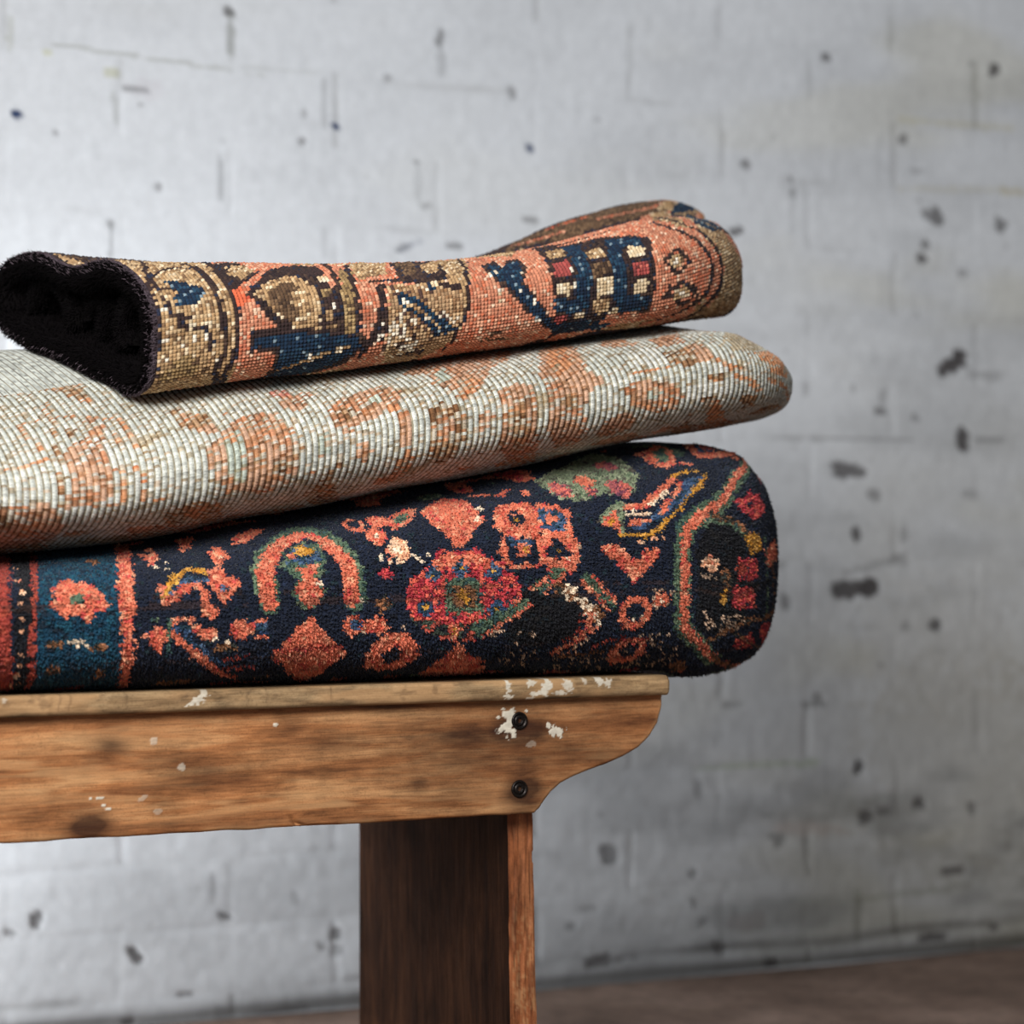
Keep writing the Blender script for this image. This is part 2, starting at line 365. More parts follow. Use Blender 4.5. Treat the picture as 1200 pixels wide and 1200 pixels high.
 ('S','D',.0034,[(.6711,.1188),(.6724,.1068),(.6564,.0888)]),
 ('E','C',0,[(.7299,.12),(.018,.018)]),
 ('E','n',0,[(.7299,.12),(.0094,.009)]),
 ('E','w',0,[(.7393,.1248),(.002,.0018)]),
 ('E','w',0,[(.7393,.1164),(.002,.0018)]),
 ('E','w',0,[(.7353,.1128),(.002,.0018)]),
 ('E','w',0,[(.7286,.1116),(.002,.0018)]),
 ('P','C',0,[(.7165,.0816),(.7232,.0936),(.7513,.0912),(.7553,.0732),(.7526,.0516),(.7299,.0468),(.7179,.06)]),
 ('P','n',0,[(.7246,.078),(.7326,.0852),(.7433,.084),(.7446,.0708),(.7366,.0612)]),
 ('S','D',.0034,[(.6925,.0816),(.7085,.0936),(.75,.0924)]),
 ('S','b',.0034,[(.6617,.0648),(.7045,.0744)]),
 ('P','g',0,[(.6537,.2796),(.6992,.3144),(.7526,.3588),(.7647,.3252),(.7647,.3),(.7607,.2736),(.7433,.2448),(.7259,.2424),(.7072,.2448),(.6951,.2388),(.6791,.2376),(.6631,.2424),(.6591,.258)]),
 ('E','p',0,[(.6724,.258),(.01,.015)]),
 ('E','C',0,[(.7045,.2724),(.0101,.0129)]),
 ('E','p',0,[(.7312,.2544),(.0121,.0162)]),
 ('E','p',0,[(.7433,.3084),(.0101,.0129)]),
 ('E','p',0,[(.7005,.2508),(.0067,.0078)]),
 ('P','C',0,[(.7967,.3348),(.8235,.36),(.8248,.3372),(.8141,.3012),(.7994,.2856),(.7887,.2904),(.7861,.3036)]),
 ('P','G',0,[(.8021,.3276),(.8208,.3444),(.8128,.3132),(.8034,.2976),(.7927,.2988)]),
 ('P','C',0,[(.8556,.36),(.8876,.3588),(.9144,.3216),(.9371,.2916),(.9358,.2952),(.8649,.3012),(.8422,.3132)]),
 ('P','B',0,[(.8743,.3588),(.9064,.3336),(.9197,.312),(.8569,.3228)]),
 ('P','p',0,[(.8783,.3492),(.9064,.3336),(.9117,.324),(.8663,.3252)]),
 ('P','C',0,[(.9144,.3216),(.9344,.2964),(.9425,.2736),(.9411,.282),(.9278,.3048)]),
 ('S','O',.0025,[(.9117,.3264),(.9318,.3)]),
 ('P','g',0,[(.6885,.2076),(.7018,.2184),(.7152,.2304),(.7286,.234),(.7259,.2208),(.7165,.198),(.7005,.21)]),
 ('P','C',0,[(.6951,.2076),(.7085,.2196),(.7179,.2232),(.7152,.1992)]),
 ('E','O',0,[(.7085,.21),(.004,.0036)]),
 ('S','O',.0042,[(.7914,.264),(.8048,.2748),(.8262,.2796)]),
 ('S','O',.005,[(.8355,.276),(.8088,.246),(.7807,.2196),(.758,.2016),(.7446,.1956),(.7152,.1968)]),
 ('P','B',0,[(.8061,.264),(.8302,.2724),(.7927,.2328),(.7593,.2088),(.7393,.2016),(.7232,.204),(.7513,.2148),(.782,.24)]),
 ('S','C',.0067,[(.7513,.2304),(.7687,.2424),(.7927,.2628)]),
 ('S','w',.0025,[(.7566,.228),(.7767,.2436)]),
 ('S','C',.005,[(.7633,.2196),(.7807,.2352),(.7981,.2556)]),
 ('S','C',.005,[(.7286,.2268),(.7513,.2256)]),
 ('S','w',.005,[(.7259,.2184),(.7473,.2184)]),
 ('S','C',.005,[(.7259,.2076),(.75,.2112)]),
 ('P','C',0,[(.6911,.1824),(.7005,.1896),(.7139,.1848),(.7232,.1752),(.7326,.1728),(.7393,.1812),(.758,.1824),(.75,.168),(.7366,.1572),(.7259,.1488),(.7152,.1608),(.7045,.1728)]),
 ('P','n',0,[(.7219,.1788),(.7312,.1752),(.7353,.1824),(.7272,.1872)]),
 ('E','c',0,[(.7339,.1896),(.0013,.0012)]),
 ('E','c',0,[(.7393,.1908),(.002,.0018)]),
 ('E','c',0,[(.7459,.1908),(.002,.0012)]),
 ('E','c',0,[(.75,.192),(.002,.0012)]),
 ('E','c',0,[(.7553,.1908),(.002,.0012)]),
 ('E','c',0,[(.762,.192),(.0013,.0018)]),
 ('E','c',0,[(.7673,.1896),(.0014,.0018)]),
 ('E','c',0,[(.7727,.1908),(.002,.0012)]),
 ('E','c',0,[(.7954,.192),(.0013,.0012)]),
 ('E','c',0,[(.8034,.192),(.0013,.0018)]),
 ('E','c',0,[(.8088,.192),(.002,.0018)]),
 ('S','G',.0202,[(.9425,.2736),(.877,.2628),(.8422,.2412),(.8101,.2196),(.7861,.2016),(.782,.1764),(.782,.1344),(.7861,.1056),(.8088,.0888),(.8368,.0696)]),
 ('S','C',.0101,[(.9425,.276),(.8743,.264),(.8435,.2424),(.8114,.2208),(.7887,.2016),(.7847,.1764),(.7847,.1344),(.7874,.1056),(.8088,.0888),(.8382,.072),(.909,.0264)]),
 ('P','K',0,[(.7967,.1848),(.8181,.216),(.8435,.216),(.8622,.198),(.8676,.1092),(.8328,.102),(.8034,.1008)]),
 ('S','b',.0076,[(.8208,.2208),(.8449,.2208),(.8636,.2052),(.8876,.1836)]),
 ('S','G',.0034,[(.8141,.2148),(.8489,.2136),(.8676,.1956)]),
 ('P','R',0,[(.8569,.2352),(.8863,.2412),(.913,.2292),(.9184,.21),(.8903,.2076),(.8649,.2232)]),
 ('E','n',0,[(.8823,.228),(.0067,.0036)]),
 ('E','p',0,[(.9558,.2376),(.0148,.0066)]),
 ('E','c',0,[(.8101,.1692),(.0054,.0042)]),
 ('E','c',0,[(.8195,.1716),(.0053,.0048)]),
 ('E','c',0,[(.8155,.1752),(.0053,.0042)]),
 ('E','c',0,[(.8155,.1668),(.0053,.0048)]),
 ('E','b',0,[(.8155,.1704),(.0034,.0024)]),
 ('E','b',0,[(.8355,.156),(.0067,.0138)]),
 ('E','O',0,[(.8328,.1404),(.0047,.0066)]),
 ('P','R',0,[(.8529,.1788),(.885,.1716),(.889,.1488),(.8529,.1548)]),
 ('P','R',0,[(.8435,.1512),(.8796,.1428),(.8863,.1188),(.8449,.1308)]),
 ('E','D',0,[(.8609,.1656),(.0107,.006)]),
 ('S','K',.0042,[(.8435,.1548),(.9211,.1344)]),
 ('P','O',0,[(.8649,.1992),(.8903,.1956),(.897,.1764),(.8716,.1788)]),
 ('P','C',0,[(.901,.1752),(.9425,.1692),(.9665,.1404),(.9104,.1548)]),
 ('S','G',.0042,[(.905,.1872),(.9157,.1044)]),
 ('S','b',.005,[(.9318,.1512),(.9384,.1044)]),
 ('S','b',.0059,[(.8208,.0936),(.8462,.1068),(.8729,.1104),(.9572,.0912)]),
 ('P','R',0,[(.8542,.0948),(.8863,.0936),(.9037,.072),(.8649,.0792)]),
 ('P','R',0,[(.8983,.096),(.9491,.084),(.9491,.0636),(.9438,.0492)]),
 ('S','b',.0067,[(.8342,.0756),(.9077,.0252),(.9237,.0348)]),
 ('S','b',.0034,[(.8529,.1032),(.9425,.048)]),
 ('E','C',0,[(.758,.132),(.0107,.0066)]),
 ('E','w',0,[(.758,.132),(.0027,.0024)]),
 ('P','b',0,[(.7981,.0456),(.8114,.0576),(.8248,.0348),(.8155,.0192)]),
 ('P','x',0,[(.8262,.0),(.8475,.0),(.8783,.012),(.9117,.0276),(.9344,.0384),(.9171,.0312),(.8315,.0)]),
]
BOTTOM_WORN = [(0.5735, 0.0996, 0.627, 0.1092, 0.28), (0.5882, 0.0612, 0.6323, 0.0912, 0.1), (0.7393, 0.0084, 0.7927, 0.0984, 0.13), (0.7927, 0.0276, 0.7967, 0.0876, 0.25), (0.8088, 0.1044, 0.8703, 0.1224, 0.35), (0.6845, 0.0, 0.7834, 0.0732, 0.09), (0.4211, 0.1068, 0.4893, 0.1128, 0.08), (0.7473, 0.1248, 0.77, 0.1452, 0.3), (0.8048, 0.1524, 0.8248, 0.1764, 0.2), (0.6083, 0.0, 0.7072, 0.0696, 0.05), (0.5976, 0.1752, 0.6724, 0.186, 0.03)]
MIDDLE_RUG = {'tab': {'x': [-0.62, -0.5, -0.42, -0.34, -0.26, -0.18, -0.1, -0.02, 0.06, 0.14, 0.18, 0.23, 0.28, 0.34, 0.4], 'yf': [-0.03, -0.03, -0.03, -0.03, -0.03, -0.03, -0.03, -0.03, -0.03, -0.03, -0.03, -0.03, -0.03, -0.03, -0.03], 'yb': [0.41, 0.41, 0.41, 0.4, 0.3867, 0.3733, 0.36, 0.36, 0.36, 0.36, 0.36, 0.36, 0.36, 0.36, 0.36], 'zb': [0.6164, 0.617, 0.6219, 0.6314, 0.6482, 0.6619, 0.677, 0.6906, 0.7056, 0.7227, 0.7305, 0.7372, 0.7422, 0.7464, 0.7464], 'zt': [0.7222, 0.7248, 0.7344, 0.7518, 0.7668, 0.7809, 0.7944, 0.8085, 0.8215, 0.8339, 0.8405, 0.8486, 0.8541, 0.8569, 0.8569], 'kb': [0.0, 0.0, 0.0, 0.0, 0.0, 0.0, 0.0, 0.0, 0.0, 0.0, 0.0, 0.0, 0.0, 0.0, 0.0], 'kt': [0.125, 0.125, 0.125, 0.1, 0.0783, 0.0588, 0.046, 0.0332, 0.027, 0.023, 0.021, 0.02, 0.02, 0.02, 0.02], 'dent': [0.0, 0.0, 0.0, 0.0, 0.0, 0.0, 0.0, 0.0, 0.0, 0.0, 0.0, 0.0, 0.0, 0.0, 0.0], 'belly': [0.008, 0.008, 0.008, 0.008, 0.008, 0.008, 0.008, 0.008, 0.008, 0.008, 0.008, 0.008, 0.008, 0.008, 0.008]}, 'n': 2.5, 'nlow': 2.5, 'th0': -70, 'x0': -0.62, 'xc': 0.212, 'L': 0.2, 'ycap': 0.085, 'ncap': 2.0, 'zend': 0.22, 'zpow': 1.8, 'zlift': 0.0, 'ps': 0.0064, 'pt': 0.0028, 'sub': (5, 3), 'bfront': 0.35, 'bkeep': 0.25, 'nback': 100, 'lump': 0.004, 'seed': 23, 'dy': 0.2, 'dw': 0.1, 'zcap': -0.03}
MIDDLE_DESIGN = [
 ('P','b',0,[(.1797,.35),(.2041,.35),(.2207,.35),(.2207,.3099),(.2041,.3024),(.1925,.3416)]),
 ('E','o',0,[(.213,.2977),(.0064,.0092)]),
 ('P','o',0,[(.1643,.35),(.1822,.35),(.1848,.35),(.1681,.35)]),
 ('P','o',0,[(.1309,.35),(.1668,.35),(.1681,.35),(.1296,.35)]),
 ('S','b',.0034,[(.1386,.35),(.163,.35),(.1733,.322),(.1733,.2875),(.1591,.2184),(.1502,.1699),(.1514,.1428)]),
 ('S','o',.0034,[(.172,.2921),(.172,.2725),(.1989,.2604),(.2272,.2464),(.2272,.2165),(.2233,.1783),(.2259,.1465),(.2323,.1363),(.2554,.1409)]),
 ('S','o',.0034,[(.2182,.2445),(.2143,.2044),(.2092,.1633),(.2066,.1381)]),
 ('P','q',0,[(.163,.2025),(.1887,.2259),(.2118,.2436),(.2002,.1643),(.2002,.1409),(.1553,.1381)]),
 ('S','w',.0034,[(.1707,.182),(.1925,.2109),(.2066,.2268)]),
 ('S','w',.0034,[(.2053,.2221),(.1989,.1727),(.1989,.1503)]),
 ('S','w',.0025,[(.1271,.1372),(.1579,.14),(.1976,.1456)]),
 ('E','b',0,[(.1771,.2343),(.0058,.0061)]),
 ('E','o',0,[(.2002,.2249),(.0039,.007)]),
 ('S','o',.0034,[(.0911,.182),(.1142,.1839),(.1489,.1979)]),
 ('S','o',.0034,[(.136,.2632),(.154,.2707)]),
 ('S','o',.0042,[(.136,.2576),(.1399,.2333),(.145,.2109)]),
 ('E','o',0,[(.145,.2165),(.0039,.0056)]),
 ('P','q',0,[(.0501,.1409),(.1412,.1475),(.1579,.1213),(.1745,.0028),(.0873,.0)]),
 ('E','b',0,[(.1014,.1288),(.0096,.0098)]),
 ('E','o',0,[(.1296,.1139),(.0096,.0185)]),
 ('E','b',0,[(.1437,.0523),(.0173,.0129)]),
 ('E','b',0,[(.2901,.2203),(.0166,.0144)]),
 ('E','b',0,[(.2798,.2417),(.0045,.0079)]),
 ('E','q',0,[(.3003,.2025),(.0102,.0089)]),
 ('E','o',0,[(.2862,.2296),(.0064,.0079)]),
 ('P','q',0,[(.2875,.1652),(.2952,.1792),(.3119,.1932),(.3324,.2091),(.3517,.2128),(.3658,.2053),(.3722,.1857),(.376,.1643),(.3773,.1447),(.376,.1279),(.3619,.1185),(.3414,.1185),(.3132,.1307),(.2939,.1475)]),
 ('P','g',0,[(.3067,.1783),(.3221,.1904),(.326,.1773),(.3234,.1493),(.3286,.1363),(.3106,.1447)]),
 ('S','o',.0034,[(.3042,.1783),(.3157,.1885),(.3183,.1755)]),
 ('E','o',0,[(.3632,.1848),(.0077,.007)]),
 ('E','b',0,[(.3606,.1437),(.0083,.0066)]),
 ('S','o',.0025,[(.2939,.1409),(.3414,.1185),(.3683,.1241)]),
 ('E','o',0,[(.3106,.1437),(.0064,.0042)]),
 ('E','b',0,[(.3401,.1568),(.0064,.0075)]),
 ('P','b',0,[(.2567,.1185),(.2798,.1316),(.3093,.1148),(.3414,.0243),(.3067,.0196),(.267,.0728)]),
 ('P','q',0,[(.2284,.0905),(.2836,.0831),(.3683,.0467),(.4171,.0532),(.4158,.0289),(.3337,.0149),(.2554,.0093)]),
 ('E','b',0,[(.2567,.0551),(.0142,.0111)]),
 ('E','o',0,[(.2875,.1073),(.009,.0129)]),
 ('E','b',0,[(.1797,.0915),(.0135,.0111)]),
 ('E','o',0,[(.1758,.0905),(.0058,.0074)]),
 ('P','b',0,[(.3979,.0905),(.4081,.1195),(.421,.1437),(.4171,.1176),(.4607,.0289),(.4338,.0289)]),
 ('P','b',0,[(.462,.0289),(.507,.0093),(.5788,.0112),(.5827,.0448),(.5878,.0112),(.4736,.0355)]),
 ('E','r',0,[(.3876,.2436),(.0103,.0111)]),
 ('E','q',0,[(.3927,.2184),(.0129,.0182)]),
 ('E','q',0,[(.412,.2324),(.0058,.0092)]),
 ('P','q',0,[(.4184,.1941),(.4351,.2072),(.4582,.2128),(.4877,.2184),(.4967,.2016),(.4903,.1801),(.4749,.1755),(.4607,.168),(.4415,.168),(.4261,.1615),(.4158,.1671)]),
 ('E','b',0,[(.4325,.182),(.0077,.0098)]),
 ('E','o',0,[(.4774,.1764),(.0064,.0056)]),
 ('E','g',0,[(.4684,.1951),(.0077,.0066)]),
 ('E','q',0,[(.4864,.1493),(.0083,.0178)]),
 ('E','o',0,[(.489,.1139),(.0083,.0187)]),
 ('E','q',0,[(.4826,.0933),(.0141,.0148)]),
 ('P','b',0,[(.5134,.1643),(.5249,.1717),(.539,.1652),(.5467,.1521),(.548,.1381),(.5442,.1176),(.5352,.0971),(.5147,.1176),(.5095,.14)]),
 ('E','q',0,[(.5288,.1456),(.009,.0108)]),
 ('S','o',.0025,[(.5147,.1475),(.5275,.1297)]),
 ('P','q',0,[(.5172,.2427),(.5519,.2772),(.584,.2856),(.6263,.2931),(.6571,.2772),(.6263,.2324),(.6045,.2203),(.5801,.1885),(.5609,.1689),(.5493,.168),(.5467,.1848),(.5339,.1988),(.539,.2296)]),
 ('P','o',0,[(.5532,.196),(.5724,.2119),(.5788,.196),(.5596,.1708),(.5506,.1708)]),
 ('P','g',0,[(.5429,.2277),(.5621,.2399),(.5544,.2072),(.5403,.2016)]),
 ('P','q',0,[(.5891,.1717),(.6135,.1801),(.6263,.1727),(.6276,.1297),(.6712,.0299),(.6545,.0131),(.5904,.1167)]),
 ('P','b',0,[(.5917,.1521),(.6122,.1577),(.6225,.1083),(.6135,.0943)]),
 ('E','o',0,[(.6314,.0607),(.0199,.0148)]),
 ('P','q',0,[(.6725,.2501),(.7084,.2837),(.7123,.2539),(.6995,.2081),(.6918,.182),(.7084,.1605),(.6866,.1577),(.6789,.1465),(.6866,.1167),(.6918,.0784),(.6725,.0747),(.6391,.1269),(.643,.1531),(.6417,.1857)]),
 ('P','o',0,[(.6802,.2464),(.702,.2501),(.6879,.2016),(.6622,.1829),(.6571,.2016)]),
 ('E','b',0,[(.6648,.1484),(.0096,.0088)]),
 ('E','q',0,[(.7007,.0177),(.0141,.0259)]),
 ('E','b',0,[(.7534,.0168),(.0186,.0012)]),
 ('S','b',.0034,[(.7624,.2856),(.8137,.3043),(.8355,.2539)]),
 ('S','o',.0034,[(.7341,.1643),(.7778,.1633)]),
 ('P','b',0,[(.7816,.1857),(.8098,.1913),(.8137,.1624),(.7944,.1605),(.7829,.1689)]),
 ('P','q',0,[(.7213,.1512),(.7431,.1549),(.7765,.1475),(.7919,.1297),(.7855,.1176),(.7611,.1176),(.7328,.1325)]),
 ('E','g',0,[(.7572,.14),(.0096,.0052)]),
 ('S','o',.0025,[(.7328,.1363),(.7534,.126),(.7803,.1279)]),
 ('P','w',0,[(.7508,.2025),(.7842,.1997),(.7842,.1652),(.7393,.1708)]),
 ('P','w',0,[(.7919,.1381),(.8342,.1419),(.8522,.1241),(.824,.1241),(.7983,.1232)]),
 ('P','w',0,[(.8175,.168),(.8432,.1521),(.8612,.1381),(.8368,.1437)]),
 ('S','o',.005,[(.824,.1661),(.8406,.1596),(.8496,.1512),(.8676,.1484)]),
 ('S','o',.005,[(.8548,.1419),(.8714,.1353),(.8894,.1213)]),
 ('P','b',0,[(.8625,.1223),(.8868,.1176),(.8958,.0971),(.8779,.098)]),
 ('P','o',0,[(.8881,.1671),(.9433,.1652),(.9587,.1344),(.9561,.1148),(.9138,.1316),(.9022,.1484)]),
 ('S','o',.0042,[(.9035,.1288),(.9356,.1167),(.9857,.0821)]),
 ('S','t',.0025,[(.8881,.2212),(.8432,.1755),(.8445,.1587)]),
 ('P','b',0,[(.8163,.1484),(.8342,.1493),(.8394,.14),(.824,.1381)]),
 ('P','t',0,[(.8843,.224),(.9164,.1979),(.9395,.1699),(.8881,.1671),(.856,.1717)]),
 ('P','o',0,[(.815,.1241),(.8291,.1251),(.8509,.1008),(.9202,.0159),(.901,.0131),(.865,.0411)]),
 ('S','b',.0034,[(.824,.0653),(.806,.112),(.8175,.1251),(.8329,.1251)]),
 ('S','b',.0034,[(.815,.0719),(.8702,.0177),(.9151,.0159)]),
 ('E','b',0,[(.933,.0765),(.0259,.0129)]),
 ('P','b',0,[(.7944,.0812),(.8868,.0551),(.9484,.0373),(.9292,.0168),(.8483,.0065)]),
 ('P','q',0,[(.7855,.2277),(.8291,.2427),(.8163,.2025),(.7842,.1997)]),
 ('E','o',0,[(.7778,.1279),(.0065,.0093)]),
 ('E','q',0,[(.7226,.1073),(.0218,.0182)]),
 ('P','q',0,[(.7149,.0663),(.7495,.0915),(.8111,.0187),(.7688,.0196)]),
 ('E','g',0,[(.4043,.1549),(.0071,.0112)]),
 ('E','q',0,[(.4428,.1391),(.0071,.0112)]),
 ('E','b',0,[(.3773,.1521),(.0052,.0066)]),
]
TOP_RUG = {'tab': {'x': [-0.62, -0.5, -0.42, -0.34, -0.26, -0.18, -0.1, -0.02, 0.06, 0.14, 0.18, 0.23, 0.28, 0.34, 0.4], 'yf': [0.005, 0.005, 0.005, 0.005, 0.005, 0.005, 0.005, 0.005, 0.005, 0.005, 0.005, 0.005, 0.005, 0.005, 0.005], 'yb': [0.34, 0.34, 0.34, 0.34, 0.34, 0.34, 0.34, 0.34, 0.34, 0.34, 0.34, 0.34, 0.34, 0.34, 0.34], 'zb': [0.7227, 0.7253, 0.7349, 0.7523, 0.7673, 0.7814, 0.7949, 0.809, 0.822, 0.8344, 0.841, 0.8491, 0.8546, 0.8574, 0.8574], 'zt': [0.8905, 0.8905, 0.8918, 0.8926, 0.8978, 0.903, 0.909, 0.917, 0.9315, 0.9505, 0.9597, 0.9667, 0.9692, 0.9695, 0.9695], 'kb': [0.1125, 0.1125, 0.1125, 0.09, 0.0705, 0.0529, 0.0414, 0.0299, 0.0243, 0.0207, 0.0189, 0.018, 0.018, 0.018, 0.018], 'kt': [0.055, 0.055, 0.0493, 0.0416, 0.028, 0.0143, 0.004, 0.004, 0.004, 0.0152, 0.028, 0.0459, 0.0676, 0.0953, 0.108], 'dent': [0.018, 0.018, 0.018, 0.0186, 0.0194, 0.0208, 0.024, 0.0272, 0.0286, 0.0294, 0.0298, 0.03, 0.03, 0.03, 0.03], 'belly': [0.004, 0.004, 0.004, 0.004, 0.004, 0.004, 0.004, 0.004, 0.004, 0.004, 0.004, 0.004, 0.004, 0.004, 0.004]}, 'n': 2.4, 'nlow': 3.4, 'nlow_back': 9.0, 'n_back': 2.0, 'th0': -70, 'x0': -0.365, 'skew': 0.04, 'skew_y': 0.01, 'xc': 0.14, 'L': 0.235, 'ycap': 0.08, 'ncap': 2.0, 'zend': 0.62, 'zpow': 1.0, 'zlift': 0.0, 'ps': 0.0038, 'pt': 0.0036, 'sub': (4, 4), 'bfront': 0.5, 'bkeep': 0.22, 'nback': 60, 'lump': 0.003, 'seed': 37, 'dy': 0.17, 'dw': 0.06}
